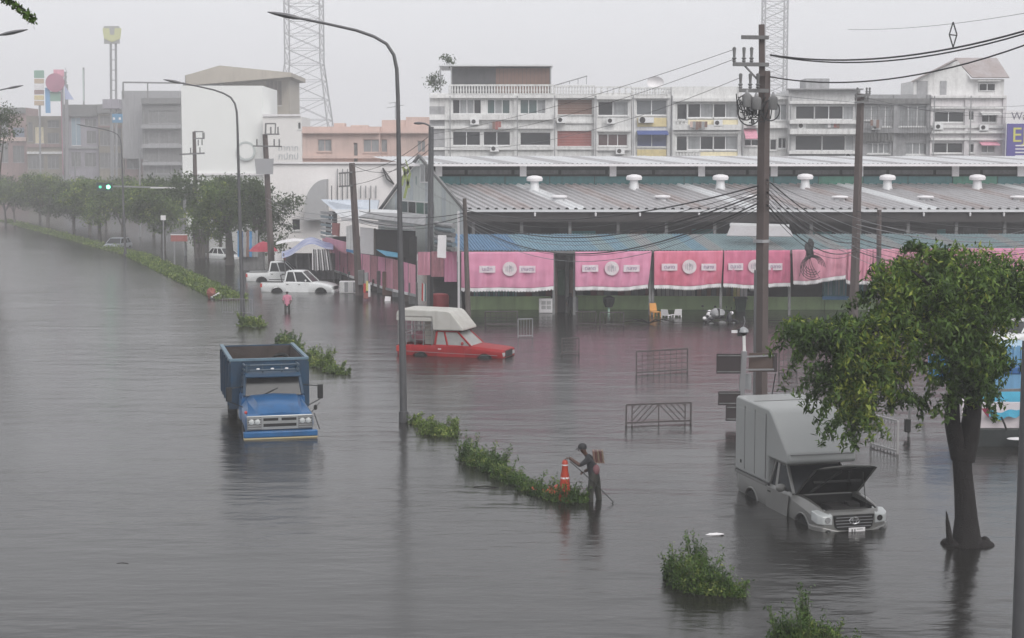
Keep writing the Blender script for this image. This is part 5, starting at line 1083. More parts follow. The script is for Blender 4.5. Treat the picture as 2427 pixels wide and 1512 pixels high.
# ------------------------------------------------------------------ weed clumps on the drowned median
def weeds(label, items, leaf=.12, m=None, name='weed_clump', stems=6, dens=1.0):
    c0 = G(*items[0][:2]); r = thing(name, label, 'weeds', tuple(c0)); pts_ = []; st = MB()
    for (px, py, rx, h) in items:
        c = G(px, py); n_ = int(2600*rx*max(h,.25)*dens/.5*(.12/leaf)**1.3)
        p = rng.normal(size=(n_,3)); p /= np.linalg.norm(p, axis=1)[:,None]; p[:,2] = np.abs(p[:,2]); p *= (.45+.6*rng.random((n_,1)))
        p *= 1 + .25*np.sin(p[:,:1]*9+c.x*5)*np.cos(p[:,1:2]*7)
        pts_.append(p*np.array((rx, rx*.8, h)) + np.array((c.x, c.y, -.03)))
        for k in range(stems):
            a = random.uniform(0, 2*pi); q_ = Vector((c.x+cos(a)*rx*.6, c.y+sin(a)*rx*.4, 0)); e = q_ + Vector((cos(a)*rx*.5, sin(a)*rx*.3, h*random.uniform(.95,1.4)))
            st.tube([q_, (q_+e)/2+Vector((0,0,h*.2)), e], [.012,.009,.004], 4)
            u = rng.random((int(26*dens)+4,1)); pts_.append(np.array(q_)*(1-u) + np.array(e)*u + rng.normal(size=u.shape[:1]+(3,))*.035 + np.array((0,0,h*.15)))
    obj('stems', st, mat('green stem',(.07,.09,.03),.7), r, kind='stuff'); o = leaves('foliage', m or L_weed, np.concatenate(pts_), leaf, r, up=.2, droop=-.35, aspect=.36, org=tuple(c0)); return r
weeds('small tuft of weeds at the foot of the second street lamp', [(590,772,.6,.5),(610,774,.5,.4)], .16)
weeds('weed clump just beyond the truck cargo bed', [(672,818,.45,.5),(690,826,.45,.55),(705,835,.3,.35)], .14, L_weedd)
weeds('long yellow green weed clump right of the blue truck, with one tall sprig', [(740,858,.45,.5),(765,868,.5,.55),(790,882,.45,.3),(812,886,.3,.15)], .14)
sp2 = G(785,868); weeds('tall sprig rising behind the weeds right of the blue truck', [(778,862,.12,.6)], .08, stems=3)
weeds('weed clump right of the tallest lamp post', [(985,1003,.25,.2),(1005,1012,.3,.25),(1030,1028,.5,.38),(1058,1032,.42,.33),(1077,1022,.15,.3)], .1)
weeds('longest hedge like strip of weeds leading to the traffic cone', [(1108,1090,.32,.55),(1140,1103,.42,.52),(1172,1115,.42,.5),(1195,1132,.36,.4),(1225,1145,.36,.3),(1255,1160,.38,.32),(1285,1172,.36,.3),(1312,1182,.3,.26),(1345,1188,.34,.42),(1378,1190,.2,.26)], .085, L_weedd)
weeds('large dark round bush of weeds in the foreground left of the silver pickup', [(1595,1372,.22,.5),(1630,1392,.34,.62),(1670,1402,.38,.6),(1710,1406,.34,.42),(1745,1412,.22,.2),(1655,1380,.25,.75)], .075, L_weedd, dens=1.3)
weeds('weed bush cut by the bottom edge of the view', [(1860,1520,.3,.42),(1910,1530,.32,.5),(1955,1530,.28,.4),(2000,1540,.22,.25),(1905,1510,.12,.65)], .075, L_weedd, dens=1.2)
nt_ = MB()

# ------------------------------------------------------------------ vehicles
def wheel(root, x, y, r=.36, wd=.22, name='wheel', rim=None):
    t_ = lobj(name, MB().lathe([(r*.62,-wd/2),(r*.93,-wd/2),(r,-wd/2+.04),(r,wd/2-.04),(r*.93,wd/2),(r*.62,wd/2)], (x,y,r), 'y', 22), M_black, root, smooth=True)
    s = 1 if y > 0 else -1
    lobj('rim', MB().lathe([(r*.6,-.05),(r*.6,wd/2-.03),(r*.35,wd/2-.06),(r*.14,wd/2-.02),(r*.02,wd/2)] if s > 0 else [(r*.02,-wd/2),(r*.14,-wd/2+.02),(r*.35,-wd/2+.06),(r*.6,-wd/2+.03),(r*.6,.05)], (x,y,r), 'y', 18), rim or M_steel, t_, smooth=True)
    return t_
def ring8(x, zb, zt, wb, wm, wt, sh=.1): zm = zb + (zt-zb)*.45; return [(x,-wb,zb),(x,-wm,zm),(x,-wm*.985,zt-sh),(x,-wt,zt),(x,wt,zt),(x,wm*.985,zt-sh),(x,wm,zm),(x,wb,zb)]
def veh(name, label, cat, px, py, ang, xoff, z=GROUND, group=None):
    g_ = G(px, py, 0); rz = R(ang); g_ = g_ - Vector((cos(rz), sin(rz), 0))*xoff; g_.z = z
    return thing(name, label, cat, tuple(g_), rz, group)
def arches(body, xs, r=.44, y=1.2): cut(body, [MB().lathe([(r,-y),(r,y)], (x,0,.36), 'y', 24) for x in xs])
def cabin(root, b0, b1, wb, zb, t0, t1, wt, zt, paint, glass=None, splits=(.5,), rear=True, th=.07, wsplit=False):
    glass = glass or M_glass; q = MB()
    BL = [Vector((b0,s*wb,zb)) for s in (-1,1)]; BF = [Vector((b1,s*wb,zb)) for s in (-1,1)]; TL = [Vector((t0,s*wt,zt)) for s in (-1,1)]; TF = [Vector((t1,s*wt,zt)) for s in (-1,1)]
    for i in (0,1):
        q.bar(BL[i],TL[i],th*1.3); q.bar(BF[i],TF[i],th); q.bar(TL[i],TF[i],th)
        for s in splits: q.bar(BL[i].lerp(BF[i],s), TL[i].lerp(TF[i],s), th)
    q.bar(TF[0],TF[1],th); q.bar(TL[0],TL[1],th); q.bar(BL[0],BL[1],th)
    lobj('cab_frame', q, paint, root, bevel=.015)
    k = .04
    rf = MB(); rf.loft([[(x,-wt-k+i*.0,zt+z),(x,wt+k,zt+z)] [::1] + [(x,wt*.9,zt+z+.06),(x,-wt*.9,zt+z+.06)] for i,(x,z) in enumerate(((t0-.06,-.02),(t0*.7+t1*.3,.015),(t0*.3+t1*.7,.015),(t1+.06,-.02)))])
    lobj('cab_roof', rf, paint, root, bevel=.03)
    lobj('windshield', MB().panel(BF[0],BF[1],TF[1],TF[0],.02), glass, root)
    if rear: lobj('rear_window', MB().panel(BL[1],BL[0],TL[0],TL[1],.02), glass, root)
    ss = [0,*splits,1]
    for i in (0,1):
        for a, b_ in zip(ss, ss[1:]): lobj('side_window', MB().panel(BL[i].lerp(BF[i],a),BL[i].lerp(BF[i],b_),TL[i].lerp(TF[i],b_),TL[i].lerp(TF[i],a),.015), glass, root)
    return q
def seats(root, x, z, w_=.5):
    for s in (-1,1): lobj('seat', MB().box(x-.1,x+.35,s*.4-.25,s*.4+.25,z,z+.15).box(x-.15,x-.03,s*.4-.24,s*.4+.24,z+.1,z+.75), M_dkgrey, root, bevel=.05)
clearg = bpy.data.materials.new('clear vehicle glass'); clearg.use_nodes = True; cb = clearg.node_tree.nodes['Principled BSDF']
cb.inputs['Base Color'].default_value = (.75,.8,.8,1); cb.inputs['Roughness'].default_value = .03; cb.inputs['Transmission Weight'].default_value = 1; cb.inputs['IOR'].default_value = 1.15

# silver pickup with a white box body and its bonnet open
M_silver = mat('silver paint', (.2,.2,.195), .33, metal=.35, var=.35, streak=.35, coat=.25, dirt=(.2,.19,.17)); M_fibre = mat('grey white fibreglass', (.32,.33,.325), .42, var=.4, scale=1.5, dirt=(.36,.36,.35), coat=.2)
v = veh('pickup_truck', 'silver pickup with tall grey white box body and open bonnet, in the flood', 'pickup', 2024, 1256, -76.0, 2.42)
bd = MB().loft([ring8(-2.55,.42,1.02,.7,.84,.82,.06), ring8(-2.4,.34,1.04,.8,.87,.84,.06), ring8(-.62,.32,1.04,.82,.88,.84,.06), ring8(-.55,.32,1.1,.82,.88,.82), ring8(.8,.32,1.12,.82,.88,.8,.12), ring8(1.5,.34,1.1,.82,.9,.76,.16), ring8(2.05,.36,1.03,.8,.88,.72,.18), ring8(2.3,.38,.95,.74,.82,.64,.16), ring8(2.38,.5,.9,.66,.72,.56,.12)])
body = lobj('body', bd, M_silver, v); cut(body, [MB().lathe([(.43,-1.2),(.43,1.2)], (x,0,.36), 'y', 24) for x in (1.55,-1.5)] + [MB().box(.95,2.2,-.66,.66,.72,1.4)])
bv = body.modifiers.new('bevel','BEVEL'); bv.width=.03; bv.segments=3; bv.limit_method='ANGLE'; bv.angle_limit=R(28)
for p in body.data.polygons: p.use_smooth = True
for (x,y) in ((1.55,-.76),(1.55,.76),(-1.5,-.76),(-1.5,.76)): wheel(v, x, y, .37)
cabin(v, -.5, .88, .8, 1.1, -.42, .18, .66, 1.68, M_silver, splits=(.28,))
lobj('engine_bay', MB().box(.96,2.19,-.65,.65,.73,.78).box(.955,.975,-.65,.65,.78,1.08).box(2.17,2.19,-.64,.64,.78,.93).box(.98,2.16,-.655,-.635,.78,1.0).box(.98,2.16,.635,.655,.78,1.0), M_black, v)
for (a,b_,c,d_,e,f) in ((1.2,1.8,-.25,.2,.78,.95),(1.3,1.6,.28,.55,.78,.98),(1.95,2.12,-.5,.5,.78,.97),(1.1,1.4,-.58,-.34,.78,.92),(1.7,1.9,.3,.58,.78,.9)): lobj('engine_part', MB().box(a,b_,c,d_,e,f), M_dark, v, bevel=.02)
# bonnet raised from its rear hinge
hb = MB(); H0 = Vector((.95,0,1.13)); ang = R(40); L_ = 1.35
def hp(u, y, n_): 
    a = ang - .12*u*u; return (H0.x + cos(ang)*L_*u*1.0 - sin(ang)*n_, y, H0.z + sin(ang)*L_*u + cos(ang)*n_ - .06*u*u)
g1 = []
for u in (0,.25,.5,.75,.93,1): 
    wd = .82 - .03*u - (.1 if u == 1 else 0); g1.append([hp(u,-wd,-.03),hp(u,-wd*.8,.0),hp(u,0,.035),hp(u,wd*.8,.0),hp(u,wd,-.03),hp(u,wd*.8,-.03),hp(u,0,.0),hp(u,-wd*.8,-.03)])
hb.loft(g1); bon = lobj('bonnet', hb, M_silver, v, smooth=True, label='open bonnet showing its black underside')
ul = MB().loft([[hp(u,-w_,-.045),hp(u,w_,-.045),hp(u,w_,-.034),hp(u,-w_,-.034)] for u, w_ in ((.04,.74),(.5,.74),(.95,.7))]); lobj('bonnet_liner', ul, M_black, bon)
lobj('bonnet_ribs', MB().bar(hp(.1,-.5,-.06),hp(.9,-.1,-.06),.05).bar(hp(.1,.5,-.06),hp(.9,.1,-.06),.05).bar(hp(.5,-.6,-.06),hp(.5,.6,-.06),.05), mat('dark panel rib',(.03,.03,.03),.5), bon)
lobj('bonnet_stay', MB().bar((2.0,.5,.95), hp(.8,.5,-.04), .015), M_black, v)
# front face
lobj('grille', MB().prism([(-.46,.62),(-.5,.9),(.5,.9),(.46,.62),(.36,.55),(-.36,.55)], 2.34, 2.42, 'yz'), M_black, v, bevel=.015)
for k in range(4): lobj('grille_bar', MB().box(2.415,2.435,-.46+.02*abs(k-2),.46-.02*abs(k-2),.63+k*.07,.645+k*.07), M_steel, v)
em_ = MB(); em_.tube([(2.44, .12*cos(a), .77+.075*sin(a)) for a in [i*2*pi/16 for i in range(17)]], .012, 5, False); em_.tube([(2.44, .05*cos(a), .77+.07*sin(a)) for a in [i*2*pi/12 for i in range(13)]], .01, 5, False); em_.tube([(2.44, .09*cos(a), .815+.03*sin(a)) for a in [i*2*pi/12 for i in range(13)]], .01, 5, False)
lobj('oval_emblem', em_, mat('chrome',(.6,.6,.6),.15,metal=1), v)
for s in (-1,1):
    hl = MB().loft([[(x,s*a,z0),(x,s*b_,z0+.02),(x,s*b_,z1-.03),(x,s*a,z1)] for x,a,b_,z0,z1 in ((2.05,.6,.895,.72,1.0),(2.3,.54,.86,.68,.95),(2.4,.52,.76,.68,.9))])
    h_ = lobj('headlight', hl, mat('headlight lens',(.5,.52,.52),.1,var=.2,coat=1), v, bevel=.02); lobj('bulb', MB().lathe([(.07,0),(.07,.02)], (2.395,s*.64,.8), 'x', 12), mat('chrome',(.6,.6,.6),.15,metal=1), h_)
bm_ = MB().loft([[(2.0,-.9,.38),(2.0,-.91,.6),(2.42,-.9,.6)[:1]+(-.9,.6),(2.46,-.8,.4)],[(2.0,-.9,.38),(2.0,-.91,.6),(2.42,-.9,.6),(2.44,-.8,.4)]][:0] or [[(2.2,-.93,.4),(1.98,-.93,.4),(1.98,-.93,.66),(2.2,-.93,.66)],[(2.46,-.78,.36),(2.2,-.78,.36),(2.2,-.78,.67),(2.44,-.78,.66)],[(2.53,-.4,.34),(2.2,-.4,.34),(2.2,-.4,.58),(2.5,-.4,.57)],[(2.55,0,.34),(2.2,0,.34),(2.2,0,.55),(2.52,0,.54)],[(2.53,.4,.34),(2.2,.4,.34),(2.2,.4,.58),(2.5,.4,.57)],[(2.46,.78,.36),(2.2,.78,.36),(2.2,.78,.67),(2.44,.78,.66)],[(2.2,.93,.4),(1.98,.93,.4),(1.98,.93,.66),(2.2,.93,.66)]])
bmp = lobj('bumper', bm_, M_silver, v, bevel=.03)
lobj('number_plate', MB().box(2.555,2.575,-.2,.2,.5,.64), M_cwhite, bmp); lobj('plate_letters', MB().box(2.576,2.579,-.14,-.1,.53,.61).box(2.576,2.579,-.07,-.04,.53,.61).box(2.576,2.579,-.01,.14,.595,.61).box(2.576,2.579,-.01,.14,.53,.545), M_dkgrey, bmp)
lobj('air_intake', MB().box(2.54,2.556,-.48,-.22,.47,.54).box(2.54,2.556,.22,.48,.47,.54), M_black, bmp)
for s in (-1,1): fl = lobj('fog_light', MB().lathe([(.09,0),(.07,.03)], (2.47,s*.66,.5), 'x', 14), M_black, bmp); lobj('fog_lens', MB().lathe([(.055,.03),(.03,.045)], (2.47,s*.66,.5), 'x', 12), mat('headlight lens',(.5,.52,.52),.1), fl)
for s in (-1,1):
    d_ = lobj('door', MB().panel((-.5,s*.895,.42),(.72,s*.895,.42),(.82,s*.885,1.06),(-.5,s*.885,1.06),.02*s), M_silver, v, bevel=.01)
    lobj('door_handle', MB().box(-.42,-.24,s*.895-.02,s*.895+.02,.93,.97), M_black, d_, bevel=.01)
    mr_ = lobj('door_mirror', MB().blob((.62,s*1.02,1.22), (.07,.13,.1), 12, 8, 0), M_silver, v, smooth=True); lobj('mirror_stalk', MB().bar((.64,s*.84,1.14),(.63,s*.96,1.18),.04), M_black, mr_)
    lobj('bed_rail', MB().bar((-2.5,s*.87,1.06),(-.6,s*.87,1.06),.05,.05), M_silver, v)
    lobj('fender_lip', MB().tube([(1.55+.45*cos(a),s*.885,.36+.45*sin(a)) for a in [pi*i/10 for i in range(11)]], .022, 6), M_silver, v); lobj('fender_lip', MB().tube([(-1.5+.45*cos(a),s*.875,.36+.45*sin(a)) for a in [pi*i/10 for i in range(11)]], .022, 6), M_silver, v)
box = MB().prism([(-2.6,1.1),(-.48,1.1),(-.48,1.76),(.62,1.76),(.7,1.82),(.66,2.02),(-.3,2.84),(-.5,2.93),(-2.5,2.98),(-2.6,2.93)], -.88, .88)
bx_ = lobj('box_body', box, M_fibre, v, bevel=.1); lobj('box_skirt', MB().prism([(-2.58,1.02),(-.46,1.02),(-.46,1.1),(-2.58,1.1)], -.885, .885), mat('dark box skirt',(.1,.1,.1),.6), v)
lobj('lip_line', MB().bar((.675,-.8,1.99),(.675,.8,1.99),.03), mat('grey seam',(.22,.22,.22),.6), bx_)
lobj('side_panel', MB().box(-2.4,-.62,-.89,-.883,1.25,2.72), M_fibre, bx_, bevel=.004); lobj('lock', MB().box(-2.2,-2.14,-.905,-.89,1.32,1.4), M_black, bx_)
for xs_ in (-1.95,-1.3,-.62): lobj('seam_strip', MB().box(xs_-.012,xs_+.012,-.898,-.886,1.2,2.8), mat('grey seam',(.22,.22,.22),.6), bx_)
lobj('roof_seam', MB().box(-1.6,-1.57,-.8,.8,2.94,2.97), mat('grey seam',(.22,.22,.22),.6), bx_)
for s in (-1,1): lobj('wiper', MB().bar((.86,s*.1,1.14),(.62,s*.1+.42,1.34),.018), M_black, v)

# old blue tipper truck
M_tb = mat('blue truck paint', (.005,.1,.27), .42, var=.35, scale=2, coat=.15, streak=.35, dirt=(.008,.03,.07)); M_tbd = mat('dark blue truck panel', (.005,.048,.105), .5, var=.5, streak=.4, dirt=(.02,.02,.025)); M_rust = mat('dirty cargo floor', (.06,.045,.04), .9, var=.6, bump=.5)
v = veh('tipper_truck', 'old bright blue tipper truck with open dark cargo bed standing in the flood', 'truck', 666, 1040, -76.0, 3.62)
# cargo body: open box, ribs
cx0, cx1, ch = -4.3, .15, 2.55
for s in (-1,1):
    sd_ = lobj('cargo_side', MB().box(cx0,cx1,s*1.2-.03,s*1.2+.03,1.0,ch), M_tbd, v)
    lobj('inner_lining', MB().box(cx0+.02,cx1-.02,s*1.16-.008,s*1.16+.008,1.1,ch-.02), M_rust, sd_)
    for k in range(6): lobj('side_rib', MB().box(cx0+.1+k*.84,cx0+.2+k*.84,s*1.26-.03,s*1.26+.03,1.0,ch-.08), M_tbd, sd_)
    lobj('top_rail', MB().box(cx0,cx1,s*1.22-.06,s*1.22+.06,ch,ch+.07), mat('worn blue rail',(.12,.2,.26),.5,var=.5), sd_)
lobj('inner_lining', MB().box(cx0+.01,cx0+.03,-1.15,1.15,1.1,ch-.02), M_rust, v); lobj('cargo_floor', MB().box(cx0,cx1,-1.16,1.16,1.0,1.08), M_rust, v); lobj('tailgate', MB().box(cx0-.05,cx0,-1.23,1.23,1.0,ch+.02), M_tbd, v)
hb_ = lobj('headboard', MB().box(cx1,cx1+.06,-1.24,1.24,1.0,ch), M_tbd, v); lobj('top_rail', MB().box(cx1-.02,cx1+.1,-1.27,1.27,ch,ch+.075), mat('worn blue rail',(.12,.2,.26),.5,var=.5), hb_)
ld = MB().grid(lambda u,w_: (cx0+.1+4.2*u, -1.1+2.2*w_, 1.5+.25*noise.noise(Vector((u*6,w_*4,0)))+.35*u*w_), 16, 10); lobj('cargo_load', ld, M_rust, v, smooth=True)
tq = MB()
for k in range(3): tq.tube([(-.75+.1*k+.05*cos(a*3), .45+.32*cos(a), 2.3+.32*sin(a)+k*.02) for a in [i*2*pi/14 for i in range(15)]], .05, 6, False)
lobj('tyre_bundle', tq, M_black, v)
lobj('chassis_rail', MB().box(-4.2,3.2,-.45,-.3,.65,.9).box(-4.2,3.2,.3,.45,.65,.9), M_black, v)
for s in (-1,1): wheel(v, 2.35, s*.92, .46, .26); wheel(v, -2.9, s*.98, .46, .28); 
# cab
cb_ = MB().loft([ring8(.28,.75,1.62,.9,.98,.93,.1), ring8(1.35,.7,1.6,.9,1.0,.92,.12)]); lobj('cab_body', cb_, M_tb, v, bevel=.04)
cabin(v, .32, 1.42, .92, 1.58, .36, 1.12, .84, 2.2, M_tbd, splits=(.4,), th=.09)
fr = MB().loft([ring8(1.3,.7,1.5,.95,1.0,.86,.2), ring8(1.9,.66,1.42,1.0,1.06,.86,.2), ring8(2.7,.66,1.36,1.0,1.06,.9,.16), ring8(3.2,.68,1.28,1.0,1.04,.96,.1), ring8(3.32,.7,1.24,.98,1.02,.98,.05)])
fb = lobj('front_body', fr, M_tb, v); arches(fb, [2.35], .54); bv = fb.modifiers.new('bevel','BEVEL'); bv.width=.03; bv.segments=3; bv.limit_method='ANGLE'; bv.angle_limit=R(28)
hd = MB().loft([[(x,-w_,z0),(x,-w_*.82,z1),(x,0,z1+.04),(x,w_*.82,z1),(x,w_,z0)] for x,w_,z0,z1 in ((1.32,.88,1.46,1.6),(2.0,.82,1.38,1.62),(2.7,.76,1.32,1.55),(3.1,.72,1.26,1.44),(3.3,.7,1.2,1.28))]); lobj('bonnet', hd, M_tb, v, smooth=True)
lobj('grille_surround', MB().box(3.32,3.38,-1.0,1.0,.8,1.24), mat('chrome grey',(.4,.41,.41),.3,metal=.7,var=.3), v, bevel=.02)
for (a,b_,z0,z1) in ((-.5,-.05,1.08,1.16),(.05,.5,1.08,1.16),(-.5,.5,.9,.99)): lobj('grille_slot', MB().box(3.375,3.392,a,b_,z0,z1), M_black, v)
for s in (-1,1):
    pl_ = lobj('headlight_panel', MB().box(3.38,3.4,s*.56,s*.98,.83,1.2), M_dkgrey, v)
    for k in range(5): lobj('louvre_bar', MB().box(3.4,3.42,min(s*.57,s*.97),max(s*.57,s*.97),.85+k*.075,.87+k*.075), mat('chrome grey',(.4,.41,.41),.3,metal=.7), pl_)
    for q_ in (.68,.86): h_ = lobj('headlight', MB().lathe([(.085,0),(.08,.03),(.02,.05)], (3.4,s*q_,1.06), 'x', 14), mat('headlight lens',(.5,.52,.52),.1,coat=1), v, smooth=True)
    lobj('indicator', MB().blob((3.0,s*1.0,1.3), (.1,.05,.05), 8, 5, 0), mat('red lens',(.5,.05,.04),.3), v) if s < 0 else None
lobj('bumper', MB().box(3.4,3.62,-1.12,1.12,.6,.78), M_tb, v, bevel=.03); lobj('bumper_trim', MB().box(3.38,3.6,-1.11,1.11,.555,.598), mat('cream strip',(.5,.42,.25),.5), v)
vs = MB().prism([(1.05,2.2),(1.5,2.16),(1.52,2.2),(1.05,2.3)], -.86, .86); lobj('sun_visor', vs, M_tbd, v, bevel=.01)
rk = MB(); 
for z in (2.36,2.52): rk.tube([(.3,-.85,z-.05),(1.1,-.85,z-.02),(1.2,-.7,z),(1.2,.7,z),(1.1,.85,z-.02),(.3,.85,z-.05)], .035, 6)
for y in (-.8,-.3,.3,.8): rk.bar((1.17,y,2.28),(1.17,y,2.55),.04)
lobj('roof_rack', rk, mat('dark steel tube',(.04,.07,.1),.4), v)
for y in (-.45,0,.45): lobj('marker_light', MB().blob((1.2,y,2.4), (.04,.06,.03), 8, 5, 0), M_cwhite, v)
for s in (-1,1):
    mm = lobj('mirror', MB().box(1.9,1.95,s*1.42-.09,s*1.42+.09,1.5,1.95), M_black, v, bevel=.03)
    lobj('mirror_arm', MB().tube([(1.5,s*.95,1.9),(1.9,s*1.4,1.9)], .016, 5).tube([(2.2,s*1.02,1.35),(1.95,s*1.42,1.5)], .016, 5), M_black, mm)
    lobj('door', MB().panel((.36,s*1.002,.8),(1.28,s*1.012,.8),(1.3,s*.985,1.5),(.36,s*.97,1.52),.02*s), M_tb, v)
lobj('feeler_rod', MB().tube([(3.2,1.06,1.25),(3.3,1.22,.75)], .015, 5), M_black, v)
lobj('fender_mirror_post', MB().tube([(3.1,1.0,1.26),(3.1,1.25,1.55)], .012, 5).blob((3.1,1.12,1.4),(.03,.06,.09),8,5,0), M_black, v)
lobj('wiper', MB().bar((1.44,-.3,1.62),(1.32,.15,1.8),.02), M_black, v)

# generic pickup, parts by kind
def pickup(v, paint, doors2=True, canopy=False, hz=1.1):
    st_ = [ring8(-2.5,.45,hz-.08,.74,.83,.81,.05), ring8(-2.38,.38,hz-.04,.8,.86,.83,.05), ring8(-.9,.36,hz-.04,.82,.87,.83,.05), ring8(-.8,.36,hz,.82,.87,.81,.1), ring8(.85,.36,hz,.82,.87,.79,.12), ring8(1.6,.38,hz-.06 if not canopy else hz-.07,.8,.87,.78,.1), ring8(2.2,.42,hz-.2 if not canopy else hz-.12,.76,.84,.72,.1), ring8(2.42,.48,hz-.34 if not canopy else hz-.16,.7,.78,.68,.06)]
    b_ = lobj('body', MB().loft(st_), paint, v); cut(b_, [MB().lathe([(.43,-1.2),(.43,1.2)], (x,0,.36), 'y', 24) for x in (1.6,-1.4)] + ([MB().box(-2.4,-.95,-.7,.7,.65,1.6)]))
    m_ = b_.modifiers.new('bevel','BEVEL'); m_.width=.03; m_.segments=2; m_.limit_method='ANGLE'; m_.angle_limit=R(28)
    for p in b_.data.polygons: p.use_smooth = True
    for (x,y) in ((1.6,-.76),(1.6,.76),(-1.4,-.76),(-1.4,.76)): wheel(v, x, y, .37)
    lobj('grille', MB().box(2.36,2.44,-.45,.45,.62,hz-.3 if not canopy else hz-.2), M_black, v, bevel=.02)
    for s in (-1,1):
        lobj('headlight', MB().box(2.3,2.425,s*.48,s*.78,.66,.84), mat('headlight lens',(.5,.52,.52),.1,coat=1), v, bevel=.02)
        for k in range(2 if doors2 else 1):
            x0 = -.78+k*.8 if doors2 else -.6; x1 = x0+.78 if doors2 else .7
            d_ = lobj('door', MB().panel((x0,s*.884,.45),(x1,s*.884,.45),(x1,s*.865,hz-.06),(x0,s*.865,hz-.06),.015*s), paint, v); lobj('door_handle', MB().box(x0+.06,x0+.2,s*.885-.02,s*.885+.02,hz-.2,hz-.16), M_black if not canopy else M_cwhite, d_)
        mr_ = lobj('door_mirror', MB().blob((.62,s*.98,hz+.1), (.06,.1,.08), 8, 6, 0), paint, v, smooth=True)
    lobj('bumper', MB().box(2.3,2.52,-.82,.82,.42,.6), M_steel if canopy else paint, v, bevel=.04)
    lobj('tail_light', MB().box(-2.53,-2.4,-.86,-.78,.75,1.0), mat('red lens',(.5,.05,.04),.3), v)
    lobj('number_plate', MB().box(2.52,2.53,-.2,.2,.46,.57), M_cwhite, v)
M_redp = mat('faded red paint', (.34,.008,.012), .5, var=.45, scale=2, spec=.3, streak=.2, dirt=(.16,.015,.015)); M_canv = mat('dirty white canopy', (.5,.49,.46), .6, var=.6, scale=2.5, streak=.45, dirt=(.4,.38,.34))
v = veh('pickup_truck', 'red pickup with dirty white canopy and caged rear, behind the tallest lamp', 'pickup', 1083, 840, -19.0, 0, -.6)
pickup(v, M_redp, False, True)
cabin(v, -.72, .95, .8, 1.08, -.66, .3, .68, 1.68, M_redp, glass=mat('misted glass',(.3,.3,.29),.3,var=.5), splits=(.35,))
cn = MB().prism([(-2.55,2.28),(-2.5,2.5),(-2.35,2.62),(-.6,2.6),(-.1,2.58),(.05,2.5),(.6,1.85),(.62,1.74),(-.8,1.72),(-.85,2.3)], -.86, .86); lobj('canopy', cn, M_canv, v, bevel=.05)
lobj('cage_skirt', MB().box(-2.5,-.85,-.88,-.84,2.12,2.28).box(-2.5,-.85,.84,.88,2.12,2.28), M_canv, v)
for s in (-1,1):
    cg = MB()
    for k in range(5): cg.bar((-2.45+k*.4,s*.83,1.05),(-2.45+k*.4,s*.83,2.2),.035)
    for z in (1.3,1.5,1.72,1.95): cg.bar((-2.45,s*.83,z),(-.85,s*.83,z),.025)
    lobj('side_cage', cg, M_dkgrey, v)
lobj('rear_cage', MB().bar((-2.46,-.8,1.05),(-2.46,-.8,2.25),.04).bar((-2.46,.8,1.05),(-2.46,.8,2.25),.04).bar((-2.46,-.8,1.5),(-2.46,.8,1.5),.03), M_cwhite, v)
lobj('inner_panel', MB().box(-1.4,-.9,-.3,.7,1.05,2.1), mat('pale plywood',(.4,.38,.34),.8,var=.4), v); lobj('bench', MB().box(-2.4,-1.0,.35,.75,1.05,1.35), M_dkgrey, v); lobj('pink_bundle', MB().blob((-1.7,-.1,1.35),(.4,.3,.25),10,6,.15), mat('dusky pink cloth',(.3,.12,.15),.8,var=.4), v, smooth=True)
lobj('roof_rail', MB().bar((.5,-.75,1.72),(.5,.75,1.72),.05), M_dark, v); lobj('chrome_strip', MB().bar((-2.3,-.885,.78),(2.2,-.885,.72),.02), M_steel, v)
M_whp = mat('white car paint', (.76,.77,.77), .25, var=.1, coat=.6)
v = veh('pickup_truck', 'white double cab pickup parked in the flood by the tilted pole', 'pickup', 713, 690, -9.0, 0, -.46)
pickup(v, M_whp, True, False, 1.14); cabin(v, -.85, 1.0, .8, 1.12, -.72, .3, .66, 1.8, M_whp, splits=(.42,)); lobj('bed_rail', MB().box(-2.45,-.95,-.87,-.8,1.1,1.17).box(-2.45,-.95,.8,.87,1.1,1.17), M_black, v); lobj('sport_bar', MB().tube([(-1.05,-.75,1.1),(-1.2,-.6,1.55),(-1.2,.6,1.55),(-1.05,.75,1.1)], .035, 6), M_black, v)
v = veh('pickup_truck', 'second white pickup showing only its bed behind the grey banner pole', 'pickup', 668, 664, 4.0, 0, -.46); pickup(v, M_whp, True, False, 1.14); cabin(v, -.85, 1.0, .8, 1.12, -.72, .3, .66, 1.8, M_whp, splits=(.42,)); lobj('bed_rail', MB().box(-2.45,-.95,-.87,-.8,1.1,1.17).box(-2.45,-.95,.8,.87,1.1,1.17), M_black, v)
